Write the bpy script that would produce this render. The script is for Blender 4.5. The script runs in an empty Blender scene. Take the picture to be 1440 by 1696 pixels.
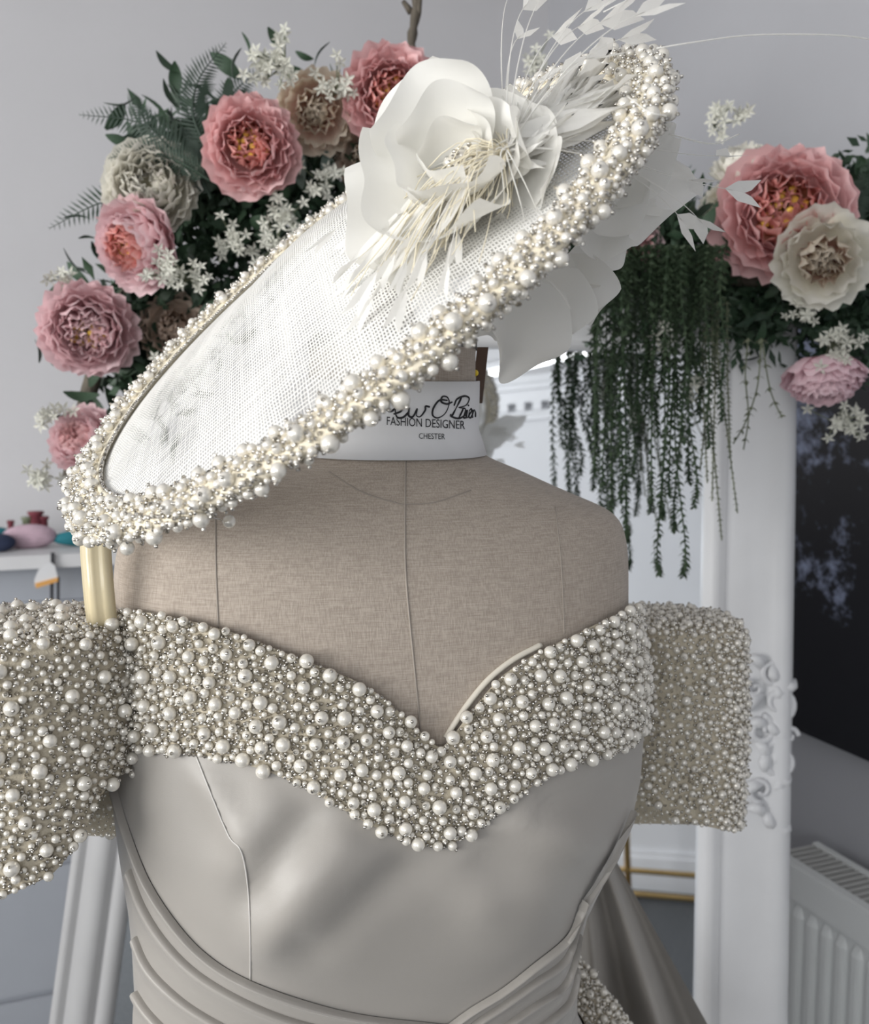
import bpy, bmesh, math, random
import numpy as np
from mathutils import Vector, Matrix, Euler
from mathutils.bvhtree import BVHTree

random.seed(7)
rng = np.random.default_rng(7)
SC = bpy.context.scene
COL = SC.collection
PI = math.pi

# ------------------------------------------------------------------ camera
FPX = 1500.0
PITCH = math.radians(5.5)
CAM = Vector((0, 0, 1.5))
cd = bpy.data.cameras.new('camera')
cam = bpy.data.objects.new('camera', cd)
COL.objects.link(cam)
cam.location = CAM
cam.rotation_euler = (PI / 2 - PITCH, 0, 0)
cd.sensor_fit = 'HORIZONTAL'
cd.sensor_width = 36.0
cd.lens = 36.0 * FPX / 1440.0
cd.clip_start = 0.02
cd.dof.use_dof = True
cd.dof.focus_distance = 0.60
cd.dof.aperture_fstop = 10.0
SC.camera = cam

# ------------------------------------------------------------------ world, exposure, window light
w = bpy.data.worlds.new('world')
SC.world = w
w.use_nodes = True
w.node_tree.nodes['Background'].inputs[0].default_value = (0.75, 0.85, 1.0, 1)
w.node_tree.nodes['Background'].inputs[1].default_value = 1.0
SC.view_settings.view_transform = 'Standard'
SC.view_settings.look = 'None'
SC.view_settings.exposure = -0.38
SC.view_settings.gamma = 1.0
SC.view_settings.use_curve_mapping = False

# room frame: origin at the far right corner, R1 along the back wall, R2 towards it
RA = math.radians(20.5)
R1 = Vector((math.cos(RA), math.sin(RA), 0))
R2 = Vector((-math.sin(RA), math.cos(RA), 0))
RO = Vector((0.314, 2.61, 0))
RL, RF, RH = -4.2, -5.0, 2.8           # left wall, front wall, ceiling height
def W(r, s, z): return RO + R1 * r + R2 * s + Vector((0, 0, z))

def area_light(name, loc, target, sx, sy, power, color):
    ld = bpy.data.lights.new(name, 'AREA')
    ld.shape = 'RECTANGLE'; ld.size = sx; ld.size_y = sy
    ld.energy = power; ld.color = color
    o = bpy.data.objects.new(name, ld); COL.objects.link(o)
    o.location = loc
    o.rotation_euler = (target - loc).to_track_quat('-Z', 'Y').to_euler()
    return o
WIN = (-3.75, -1.35, 0.95, 2.3)         # window on the left wall: s0, s1, z0, z1
wc = W(RL + 0.03, (WIN[0] + WIN[1]) / 2, (WIN[2] + WIN[3]) / 2)
area_light('window_daylight', wc, wc + R1, WIN[1] - WIN[0], WIN[3] - WIN[2], 150, (1.0, 0.985, 0.96))
FILL_WIN = (-3.9, -2.5, 0.95, 2.3)          # added unseen window for front fill, behind the camera: r0, r1, z0, z1
wc2 = W((FILL_WIN[0] + FILL_WIN[1]) / 2, RF + 0.03, (FILL_WIN[2] + FILL_WIN[3]) / 2)
area_light('front_fill', wc2, wc2 + R2, FILL_WIN[1] - FILL_WIN[0], FILL_WIN[3] - FILL_WIN[2], 34, (0.95, 0.98, 1.0))  # added fill lamp, brightens the radiator side and the bodice front

# ------------------------------------------------------------------ pixel helpers
CP, SP = math.cos(PITCH), math.sin(PITCH)
def ray(px, py):
    x = (px - 720) / FPX; u = -(py - 848) / FPX
    return Vector((x, CP + u * SP, -SP + u * CP)).normalized()
def at(px, py, Y):
    d = ray(px, py); return CAM + d * (Y / d.y)
def onplane(px, py, P, N, o=None, d=None):
    d = d or ray(px, py); o = o or CAM
    return o + d * ((P - o).dot(N) / d.dot(N))
def projpx(P):
    P = np.asarray(P, float); d = P - np.array(CAM)
    fw = d[..., 1] * CP - d[..., 2] * SP; up = d[..., 1] * SP + d[..., 2] * CP
    return 720 + FPX * d[..., 0] / fw, 848 - FPX * up / fw
def cast(bvh, px, py, Yfall=0.72):
    h = bvh.ray_cast(CAM, ray(px, py))
    if h[0] is not None: return h[0], (-h[1] if h[1].dot(ray(px, py)) > 0 else h[1])
    P = at(px, py, Yfall)
    h = bvh.find_nearest(P)
    return h[0], (-h[1] if h[1].dot(ray(px, py)) > .3 else h[1])

# ------------------------------------------------------------------ materials
MATS = {}
def mat(name, col, rough=0.5, metal=0.0, var=0.0, vscale=20.0, bump=0.0, bscale=60.0, coat=0.0, sheen=0.0,
        trans=0.0, sss=0.0, emit=None, estr=0.0, alpha=1.0, spec=0.5, col2=None, translucent=0.0, aniso=0.0):
    m = bpy.data.materials.new(name); m.use_nodes = True
    nt = m.node_tree; N = nt.nodes; L = nt.links
    b = N['Principled BSDF']
    b.inputs['Base Color'].default_value = (*col, 1)
    b.inputs['Roughness'].default_value = rough
    b.inputs['Metallic'].default_value = metal
    b.inputs['Coat Weight'].default_value = coat
    b.inputs['Coat Roughness'].default_value = 0.08
    b.inputs['Sheen Weight'].default_value = sheen
    b.inputs['Specular IOR Level'].default_value = spec
    b.inputs['Transmission Weight'].default_value = trans
    b.inputs['Alpha'].default_value = alpha
    if aniso: b.inputs['Anisotropic'].default_value = aniso
    if sss:
        b.inputs['Subsurface Weight'].default_value = sss
        b.inputs['Subsurface Scale'].default_value = 0.01
    if emit:
        b.inputs['Emission Color'].default_value = (*emit, 1)
        b.inputs['Emission Strength'].default_value = estr
    tc = N.new('ShaderNodeTexCoord')
    if var or col2:
        nz = N.new('ShaderNodeTexNoise'); nz.inputs['Scale'].default_value = vscale
        nz.inputs['Detail'].default_value = 4
        L.new(tc.outputs['Object'], nz.inputs['Vector'])
        rp = N.new('ShaderNodeValToRGB')
        c2 = col2 or tuple(min(1, c * (1 + var)) for c in col)
        c1 = col if col2 else tuple(c * (1 - var) for c in col)
        rp.color_ramp.elements[0].position = 0.3; rp.color_ramp.elements[1].position = 0.7
        rp.color_ramp.elements[0].color = (*c1, 1); rp.color_ramp.elements[1].color = (*c2, 1)
        L.new(nz.outputs['Fac'], rp.inputs['Fac']); L.new(rp.outputs['Color'], b.inputs['Base Color'])
    if bump:
        nb = N.new('ShaderNodeTexNoise'); nb.inputs['Scale'].default_value = bscale
        L.new(tc.outputs['Object'], nb.inputs['Vector'])
        bp = N.new('ShaderNodeBump'); bp.inputs['Strength'].default_value = bump
        bp.inputs['Distance'].default_value = 0.002
        L.new(nb.outputs['Fac'], bp.inputs['Height']); L.new(bp.outputs['Normal'], b.inputs['Normal'])
    if translucent:
        out = N['Material Output']
        tr = N.new('ShaderNodeBsdfTranslucent'); tr.inputs['Color'].default_value = (*col, 1)
        mx = N.new('ShaderNodeMixShader'); mx.inputs[0].default_value = translucent
        L.new(b.outputs[0], mx.inputs[1]); L.new(tr.outputs[0], mx.inputs[2]); L.new(mx.outputs[0], out.inputs['Surface'])
    MATS[name] = m
    return m

def petal_mat(name, base, tip, mid=0.45, transl=0.25, rough=0.6):
    m = mat(name, tip, rough=rough, spec=0.25)
    nt = m.node_tree; N = nt.nodes; L = nt.links; b = N['Principled BSDF']
    uv = N.new('ShaderNodeUVMap'); sp = N.new('ShaderNodeSeparateXYZ'); L.new(uv.outputs[0], sp.inputs[0])
    nz = N.new('ShaderNodeTexNoise'); nz.inputs['Scale'].default_value = 5.0; L.new(uv.outputs[0], nz.inputs['Vector'])
    ad = N.new('ShaderNodeMath'); ad.operation = 'MULTIPLY_ADD'; ad.inputs[1].default_value = 0.35
    L.new(nz.outputs['Fac'], ad.inputs[0]); L.new(sp.outputs['Y'], ad.inputs[2])
    rp = N.new('ShaderNodeValToRGB'); e = rp.color_ramp.elements
    e[0].position = mid - 0.15; e[0].color = (*base, 1); e[1].position = 1.05; e[1].color = (*tip, 1)
    L.new(ad.outputs[0], rp.inputs['Fac']); L.new(rp.outputs['Color'], b.inputs['Base Color'])
    tr = N.new('ShaderNodeBsdfTranslucent'); L.new(rp.outputs['Color'], tr.inputs['Color'])
    mx = N.new('ShaderNodeMixShader'); mx.inputs[0].default_value = transl
    L.new(b.outputs[0], mx.inputs[1]); L.new(tr.outputs[0], mx.inputs[2]); L.new(mx.outputs[0], N['Material Output'].inputs['Surface'])
    return m

mat('wall_grey', (0.57, 0.565, 0.58), 0.9, var=0.03, vscale=3, bump=0.15, bscale=180)
mat('wall_white', (0.72, 0.73, 0.75), 0.9, var=0.02, vscale=3, bump=0.1, bscale=150)
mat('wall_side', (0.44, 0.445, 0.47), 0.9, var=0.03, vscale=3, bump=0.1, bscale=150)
mat('ceiling_paint', (0.7, 0.7, 0.71), 0.9, var=0.02, vscale=3)
mat('carpet', (0.075, 0.08, 0.085), 1.0, var=0.35, vscale=90, bump=0.8, bscale=500)
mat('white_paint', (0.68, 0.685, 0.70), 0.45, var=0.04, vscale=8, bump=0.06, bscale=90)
mat('dimmed_white', (0.36, 0.36, 0.365), 0.55, var=0.05, vscale=8)  # white paint darkened to offset strong window light on the leaning frame
mat('trim_white', (0.78, 0.79, 0.81), 0.5, var=0.02, vscale=8)
mat('radiator_white', (0.86, 0.88, 0.87), 0.35, var=0.02, vscale=6)
mat('radiator_grille', (0.62, 0.62, 0.60), 0.4, var=0.02, vscale=6)
mat('brass', (0.55, 0.38, 0.16), 0.3, metal=0.8, var=0.05, vscale=10)
mat('mirror_glass', (0.90, 0.93, 0.96), 0.01, metal=1.0)
mat('pane', (1, 1, 1), 0.0, trans=1.0)
mat('tube_emit', (1, 1, 1), 0.5, emit=(1.0, 1.0, 0.98), estr=6)
mat('pearl', (0.80, 0.765, 0.69), 0.17, metal=0.28, coat=0.8, var=0.08, vscale=120, spec=0.6)
mat('silver', (0.60, 0.575, 0.53), 0.22, metal=0.9, var=0.2, vscale=200)
mat('cream_net', (0.50, 0.445, 0.345), 0.75, var=0.10, vscale=80, bump=0.4, bscale=600)
mat('cream_felt', (0.80, 0.73, 0.58), 0.7, var=0.06, vscale=60, bump=0.3, bscale=500)
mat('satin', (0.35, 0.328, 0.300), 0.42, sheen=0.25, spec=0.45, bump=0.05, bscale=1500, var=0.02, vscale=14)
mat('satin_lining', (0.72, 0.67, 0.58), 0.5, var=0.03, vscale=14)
mat('seam', (0.34, 0.30, 0.26), 0.8, var=0.05, vscale=50)
mat('seam_satin', (0.58, 0.56, 0.53), 0.5, var=0.03, vscale=50)
mat('paper', (0.80, 0.80, 0.81), 0.55, var=0.015, vscale=12)
mat('ink', (0.012, 0.012, 0.015), 0.6, var=0.1, vscale=40)
mat('dark_cap', (0.06, 0.055, 0.05), 0.6, var=0.1, vscale=40)
mat('brown_wood', (0.10, 0.055, 0.035), 0.45, var=0.25, vscale=30)
mat('yellow_plastic', (0.85, 0.62, 0.02), 0.3, var=0.03, vscale=40)
mat('steel', (0.6, 0.6, 0.6), 0.3, metal=1.0)
mat('ribbon_cream', (0.80, 0.70, 0.47), 0.22, var=0.05, vscale=30, coat=0.4, translucent=0.2)
mat('silk', (0.92, 0.91, 0.87), 0.42, sheen=0.2, var=0.03, vscale=30, translucent=0.35)
mat('silk_under', (0.90, 0.895, 0.865), 0.45, sheen=0.2, var=0.03, vscale=30, translucent=0.45)
mat('feather', (0.95, 0.94, 0.91), 0.55, var=0.02, vscale=80, translucent=0.45)
mat('fibre', (0.84, 0.77, 0.60), 0.5, var=0.06, vscale=80)
mat('leaf_dark', (0.020, 0.045, 0.024), 0.55, col2=(0.045, 0.085, 0.045), vscale=25)
mat('leaf_fern', (0.016, 0.034, 0.022), 0.6, col2=(0.032, 0.060, 0.038), vscale=30)
mat('leaf_grey', (0.10, 0.14, 0.12), 0.6, col2=(0.17, 0.22, 0.19), vscale=30)
mat('leaf_strand', (0.030, 0.058, 0.028), 0.55, col2=(0.085, 0.125, 0.07), vscale=40)
mat('leaf_olive', (0.10, 0.12, 0.07), 0.6, col2=(0.22, 0.24, 0.16), vscale=40)
mat('twig', (0.10, 0.085, 0.065), 0.8, var=0.3, vscale=60, bump=0.6, bscale=200)
mat('jasmine', (0.70, 0.70, 0.62), 0.6, var=0.08, vscale=50, translucent=0.25)
mat('stamen', (0.95, 0.58, 0.10), 0.6, var=0.25, vscale=60)
mat('cabinet_body', (0.36, 0.38, 0.42), 0.6, var=0.03, vscale=5)
mat('cabinet_top', (0.62, 0.62, 0.63), 0.5, var=0.03, vscale=5)
mat('teal', (0.01, 0.16, 0.20), 0.7, var=0.15, vscale=30)
mat('navy', (0.02, 0.03, 0.07), 0.7, var=0.1, vscale=30)
mat('pale_pink', (0.55, 0.40, 0.47), 0.8, var=0.12, vscale=60)
mat('maroon', (0.18, 0.035, 0.05), 0.7, var=0.2, vscale=60)
mat('orange_card', (0.70, 0.36, 0.10), 0.6, var=0.05, vscale=20)
mat('strap_dark', (0.03, 0.03, 0.035), 0.6, var=0.1, vscale=20)
mat('glass_dark', (0.16, 0.19, 0.24), 0.08, metal=0.6, var=0.05, vscale=2)
petal_mat('petal_coral', (0.92, 0.37, 0.33), (0.97, 0.69, 0.69))
petal_mat('petal_coral_in', (0.95, 0.50, 0.16), (0.95, 0.53, 0.49))
petal_mat('petal_pink', (0.86, 0.42, 0.45), (0.95, 0.74, 0.76))
petal_mat('petal_pale', (0.84, 0.46, 0.53), (0.93, 0.70, 0.75))
petal_mat('petal_cream', (0.84, 0.80, 0.62), (0.95, 0.93, 0.86))
petal_mat('petal_beige', (0.52, 0.36, 0.28), (0.74, 0.61, 0.51))
petal_mat('petal_blush', (0.78, 0.42, 0.34), (0.86, 0.77, 0.65))

# linen: woven warp and weft
def linen():
    m = mat('linen', (0.40, 0.34, 0.28), 0.85, sheen=0.2, spec=0.2)
    nt = m.node_tree; N = nt.nodes; L = nt.links; b = N['Principled BSDF']
    tc = N.new('ShaderNodeTexCoord')
    def streak(sx, sy, sz):
        mp = N.new('ShaderNodeMapping'); mp.inputs['Scale'].default_value = (sx, sy, sz)
        L.new(tc.outputs['Object'], mp.inputs['Vector'])
        n = N.new('ShaderNodeTexNoise'); n.inputs['Scale'].default_value = 1.0; n.inputs['Detail'].default_value = 2
        L.new(mp.outputs[0], n.inputs['Vector']); return n
    a = streak(1100, 1100, 60); c = streak(90, 90, 1500)
    ad = N.new('ShaderNodeMath'); ad.operation = 'ADD'
    L.new(a.outputs['Fac'], ad.inputs[0]); L.new(c.outputs['Fac'], ad.inputs[1])
    rp = N.new('ShaderNodeValToRGB'); e = rp.color_ramp.elements
    e[0].position = 0.75; e[0].color = (0.345, 0.292, 0.243, 1); e[1].position = 1.25; e[1].color = (0.475, 0.410, 0.350, 1)
    dv = N.new('ShaderNodeMath'); dv.operation = 'MULTIPLY'; dv.inputs[1].default_value = 1.0
    mr = N.new('ShaderNodeMapRange'); mr.inputs[1].default_value = 0.7; mr.inputs[2].default_value = 1.3
    L.new(ad.outputs[0], mr.inputs[0]); e[0].position = 0.1; e[1].position = 0.9
    L.new(mr.outputs[0], rp.inputs['Fac']); L.new(rp.outputs['Color'], b.inputs['Base Color'])
    bp = N.new('ShaderNodeBump'); bp.inputs['Strength'].default_value = 0.25; bp.inputs['Distance'].default_value = 0.0006
    L.new(mr.outputs[0], bp.inputs['Height']); L.new(bp.outputs['Normal'], b.inputs['Normal'])
linen()

# sinamay straw: open weave of fine threads in the hat's own UV metres
def sinamay():
    m = mat('sinamay', (0.80, 0.79, 0.755), 0.55, spec=0.35)
    nt = m.node_tree; N = nt.nodes; L = nt.links; b = N['Principled BSDF']
    uv = N.new('ShaderNodeUVMap')
    wob = N.new('ShaderNodeTexNoise'); wob.inputs['Scale'].default_value = 9.0; L.new(uv.outputs[0], wob.inputs['Vector'])
    sc = N.new('ShaderNodeVectorMath'); sc.operation = 'MULTIPLY_ADD'
    sc.inputs[1].default_value = (0.012, 0.012, 0)
    L.new(wob.outputs['Color'], sc.inputs[0]); L.new(uv.outputs[0], sc.inputs[2])
    wb2 = N.new('ShaderNodeTexNoise'); wb2.inputs['Scale'].default_value = 70.0; L.new(uv.outputs[0], wb2.inputs['Vector'])
    sc2 = N.new('ShaderNodeVectorMath'); sc2.operation = 'MULTIPLY_ADD'; sc2.inputs[1].default_value = (0.0028, 0.0028, 0)
    L.new(wb2.outputs['Color'], sc2.inputs[0]); L.new(sc.outputs[0], sc2.inputs[2])
    sp = N.new('ShaderNodeSeparateXYZ'); L.new(sc2.outputs[0], sp.inputs[0])
    PITCH_T = 0.0019
    def thread(ax, sx, sy):
        mu = N.new('ShaderNodeMath'); mu.operation = 'MULTIPLY'; mu.inputs[1].default_value = 2 * PI / PITCH_T
        L.new(sp.outputs[ax], mu.inputs[0])
        si = N.new('ShaderNodeMath'); si.operation = 'SINE'; L.new(mu.outputs[0], si.inputs[0])
        mp = N.new('ShaderNodeMapping'); mp.inputs['Scale'].default_value = (sx, sy, 1)
        L.new(uv.outputs[0], mp.inputs['Vector'])
        n = N.new('ShaderNodeTexNoise'); n.inputs['Scale'].default_value = 1.0; n.inputs['Detail'].default_value = 3
        L.new(mp.outputs[0], n.inputs['Vector'])
        ma = N.new('ShaderNodeMath'); ma.operation = 'MULTIPLY_ADD'; ma.inputs[1].default_value = 3.2; ma.inputs[2].default_value = -1.35
        L.new(n.outputs['Fac'], ma.inputs[0])
        ad = N.new('ShaderNodeMath'); ad.operation = 'ADD'; L.new(si.outputs[0], ad.inputs[0]); L.new(ma.outputs[0], ad.inputs[1])
        return ad
    a = thread('X', 400, 12); c = thread('Y', 12, 400)
    mxn = N.new('ShaderNodeMath'); mxn.operation = 'MAXIMUM'; L.new(a.outputs[0], mxn.inputs[0]); L.new(c.outputs[0], mxn.inputs[1])
    # patches where a second layer closes the weave
    pn = N.new('ShaderNodeTexNoise'); pn.inputs['Scale'].default_value = 11.0; pn.inputs['Detail'].default_value = 2
    L.new(uv.outputs[0], pn.inputs['Vector'])
    pm = N.new('ShaderNodeMath'); pm.operation = 'MULTIPLY_ADD'; pm.inputs[1].default_value = 5.0; pm.inputs[2].default_value = -2.85
    L.new(pn.outputs['Fac'], pm.inputs[0])
    a2 = N.new('ShaderNodeMath'); a2.operation = 'ADD'; L.new(mxn.outputs[0], a2.inputs[0]); L.new(pm.outputs[0], a2.inputs[1])
    mr = N.new('ShaderNodeMapRange'); mr.inputs[1].default_value = -0.45; mr.inputs[2].default_value = 0.15
    mr.inputs[3].default_value = 0.22; mr.inputs[4].default_value = 1.0
    L.new(a2.outputs[0], mr.inputs[0]); L.new(mr.outputs[0], b.inputs['Alpha'])
    bp = N.new('ShaderNodeBump'); bp.inputs['Strength'].default_value = 0.5; bp.inputs['Distance'].default_value = 0.0005
    L.new(mxn.outputs[0], bp.inputs['Height']); L.new(bp.outputs['Normal'], b.inputs['Normal'])
sinamay()

# large dark photograph print: night foliage with pale blue blossom
def print_mat():
    m = mat('photo_print', (0.01, 0.01, 0.015), 0.35)
    nt = m.node_tree; N = nt.nodes; L = nt.links; b = N['Principled BSDF']
    uv = N.new('ShaderNodeUVMap')
    n1 = N.new('ShaderNodeTexNoise'); n1.inputs['Scale'].default_value = 34; n1.inputs['Detail'].default_value = 5; n1.inputs['Roughness'].default_value = 0.7
    n2 = N.new('ShaderNodeTexNoise'); n2.inputs['Scale'].default_value = 5.5; n2.inputs['Detail'].default_value = 2
    L.new(uv.outputs[0], n1.inputs['Vector']); L.new(uv.outputs[0], n2.inputs['Vector'])
    sp = N.new('ShaderNodeSeparateXYZ'); L.new(uv.outputs[0], sp.inputs[0])
    g = N.new('ShaderNodeMath'); g.operation = 'MULTIPLY_ADD'; g.inputs[1].default_value = 0.55; g.inputs[2].default_value = -0.26
    L.new(sp.outputs['Y'], g.inputs[0])
    a = N.new('ShaderNodeMath'); a.operation = 'ADD'; L.new(n2.outputs['Fac'], a.inputs[0]); L.new(g.outputs[0], a.inputs[1])
    mu = N.new('ShaderNodeMath'); mu.operation = 'MULTIPLY'; L.new(n1.outputs['Fac'], mu.inputs[0]); L.new(a.outputs[0], mu.inputs[1])
    rp = N.new('ShaderNodeValToRGB'); e = rp.color_ramp.elements
    e[0].position = 0.245; e[0].color = (0.006, 0.006, 0.010, 1); e[1].position = 0.36; e[1].color = (0.34, 0.39, 0.55, 1)
    L.new(mu.outputs[0], rp.inputs['Fac']); L.new(rp.outputs['Color'], b.inputs['Base Color'])
print_mat()

# ------------------------------------------------------------------ object helpers
def link(o, parent=None):
    COL.objects.link(o)
    if parent is not None: o.parent = parent
    return o
def tag(o, label=None, cat=None, group=None, kind=None):
    if label: o['label'] = label
    if cat: o['category'] = cat
    if group: o['group'] = group
    if kind: o['kind'] = kind
    return o
def empty(name, loc=(0, 0, 0), label=None, cat=None, group=None):
    o = bpy.data.objects.new(name, None); o.location = loc; o.empty_display_size = 0.02
    link(o); return tag(o, label, cat, group)
def mkmesh(name, V, F, m, smooth=True, uv=None):
    me = bpy.data.meshes.new(name)
    me.from_pydata([tuple(v) for v in V], [], F)
    if smooth: me.polygons.foreach_set('use_smooth', [True] * len(me.polygons))
    if uv is not None:
        ul = me.uv_layers.new(name='UVMap')
        li = np.empty(len(me.loops), np.int32); me.loops.foreach_get('vertex_index', li)
        ul.data.foreach_set('uv', np.asarray(uv, np.float32)[li].ravel())
    if m: me.materials.append(MATS[m])
    me.update(); return me
def obj(name, V, F, m, parent=None, smooth=True, uv=None, off=None):
    """V are world positions; the origin is shifted to the parent's location"""
    if parent is not None:
        b = parent
        o3 = Vector(b.location)
        while b.parent is not None:
            b = b.parent; o3 = o3 + Vector(b.location)
        V = [Vector(v) - o3 for v in V]
    o = bpy.data.objects.new(name, mkmesh(name, V, F, m, smooth, uv))
    return link(o, parent)
class MB:
    def __init__(s): s.V = []; s.F = []
    def add(s, V, F):
        k = len(s.V); s.V += [Vector(v) for v in V]; s.F += [tuple(i + k for i in f) for f in F]; return s
    def box(s, c, sx, sy, sz, X=Vector((1, 0, 0)), Y=Vector((0, 1, 0)), Z=Vector((0, 0, 1))):
        c = Vector(c); V = []
        for a in (-1, 1):
            for b in (-1, 1):
                for d in (-1, 1): V.append(c + X * (a * sx / 2) + Y * (b * sy / 2) + Z * (d * sz / 2))
        return s.add(V, [(0, 1, 3, 2), (4, 6, 7, 5), (0, 4, 5, 1), (2, 3, 7, 6), (0, 2, 6, 4), (1, 5, 7, 3)])
    def tube(s, pts, r, n=8, cap=True):
        V, F = tube(pts, r, n, cap); return s.add(V, F)
    def make(s, name, m, parent=None, smooth=False): return obj(name, s.V, s.F, m, parent, smooth)
def tube(pts, r, n=8, cap=True):
    pts = [Vector(p) for p in pts]
    k = len(pts)
    rs = r if hasattr(r, '__len__') else [r] * k
    V, F = [], []
    t0 = (pts[1] - pts[0]).normalized()
    up = Vector((0, 0, 1)) if abs(t0.z) < 0.9 else Vector((1, 0, 0))
    a = t0.cross(up).normalized()
    for i in range(k):
        t = (pts[min(i + 1, k - 1)] - pts[max(i - 1, 0)])
        t = t.normalized() if t.length > 1e-9 else t0
        a = (a - t * a.dot(t)).normalized(); b = t.cross(a)
        for j in range(n):
            th = 2 * PI * j / n
            V.append(pts[i] + (a * math.cos(th) + b * math.sin(th)) * rs[i])
    for i in range(k - 1):
        for j in range(n):
            F.append((i * n + j, i * n + (j + 1) % n, (i + 1) * n + (j + 1) % n, (i + 1) * n + j))
    if cap:
        F.append(tuple(range(n))[::-1]); F.append(tuple(range((k - 1) * n, k * n)))
    return V, F
def spline(P, n):
    """Catmull-Rom through points -> n samples"""
    P = [Vector(p) for p in P]
    Q = [P[0] * 2 - P[1]] + P + [P[-1] * 2 - P[-2]]
    out = []
    for i in range(n):
        u = i / (n - 1) * (len(P) - 1); k = min(int(u), len(P) - 2); t = u - k
        a, b, c, d = Q[k], Q[k + 1], Q[k + 2], Q[k + 3]
        out.append(0.5 * ((2 * b) + (c - a) * t + (2 * a - 5 * b + 4 * c - d) * t * t + (3 * b - a - 3 * c + d) * t ** 3))
    return out
def gridF(nu, nv, wrapu=False):
    F = []
    for j in range(nv - 1):
        for i in range(nu if wrapu else nu - 1):
            i2 = (i + 1) % nu
            F.append((j * nu + i, j * nu + i2, (j + 1) * nu + i2, (j + 1) * nu + i))
    return F
def ico(sub):
    bm = bmesh.new(); bmesh.ops.create_icosphere(bm, subdivisions=sub, radius=1.0)
    V = np.array([v.co[:] for v in bm.verts]); F = np.array([[v.index for v in f.verts] for f in bm.faces]); bm.free()
    return V, F
def bake(name, TV, TF, pos, scale, rot, m, parent):
    """many copies of one template in one mesh, via numpy"""
    n, k = len(pos), len(TV)
    if rot is None: V = pos[:, None, :] + TV[None] * scale[:, None, None]
    else: V = pos[:, None, :] + np.einsum('nij,kj->nki', rot, TV) * scale[:, None, None]
    b = parent
    o3 = np.array(b.location)
    while b.parent is not None:
        b = b.parent; o3 = o3 + np.array(b.location)
    V = (V - o3).reshape(-1, 3)
    F = (TF[None] + (np.arange(n) * k)[:, None, None]).reshape(-1, TF.shape[1])
    me = bpy.data.meshes.new(name)
    me.vertices.add(len(V)); me.vertices.foreach_set('co', V.astype(np.float32).ravel())
    me.loops.add(F.size); me.loops.foreach_set('vertex_index', F.astype(np.int32).ravel())
    me.polygons.add(len(F)); me.polygons.foreach_set('loop_start', np.arange(0, F.size, F.shape[1], dtype=np.int32))
    me.polygons.foreach_set('use_smooth', np.ones(len(F), bool))
    me.materials.append(MATS[m]); me.update(calc_edges=True); me.validate()
    o = bpy.data.objects.new(name, me); link(o, parent); tag(o, kind='stuff'); return o
def rand_rots(n):
    q = rng.normal(size=(n, 4)); q /= np.linalg.norm(q, axis=1)[:, None]
    a, b, c, d = q.T
    return np.stack([np.stack([1 - 2 * (c * c + d * d), 2 * (b * c - a * d), 2 * (b * d + a * c)], -1),
                     np.stack([2 * (b * c + a * d), 1 - 2 * (b * b + d * d), 2 * (c * d - a * b)], -1),
                     np.stack([2 * (b * d - a * c), 2 * (c * d + a * b), 1 - 2 * (b * b + c * c)], -1)], 1)
ICO2V, ICO2F = ico(2)
# seed bead: short tube with a hole
def seed_bead():
    n = 7; V = []
    for (r, z) in ((0.95, -0.75), (1.05, 0.0), (0.95, 0.75), (0.4, 0.7)):
        for j in range(n): V.append((r * math.cos(2 * PI * j / n), r * math.sin(2 * PI * j / n), z))
    F = []
    for i in range(3):
        for j in range(n):
            a, b, c, d = i * n + j, i * n + (j + 1) % n, (i + 1) * n + (j + 1) % n, (i + 1) * n + j
            F += [(a, b, c), (a, c, d)]
    return np.array(V), np.array(F)
SBV, SBF = seed_bead()
pv, pf = ico(3)
PEARL_ME = mkmesh('pearl', pv, [tuple(int(i) for i in f) for f in pf], 'pearl')

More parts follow.
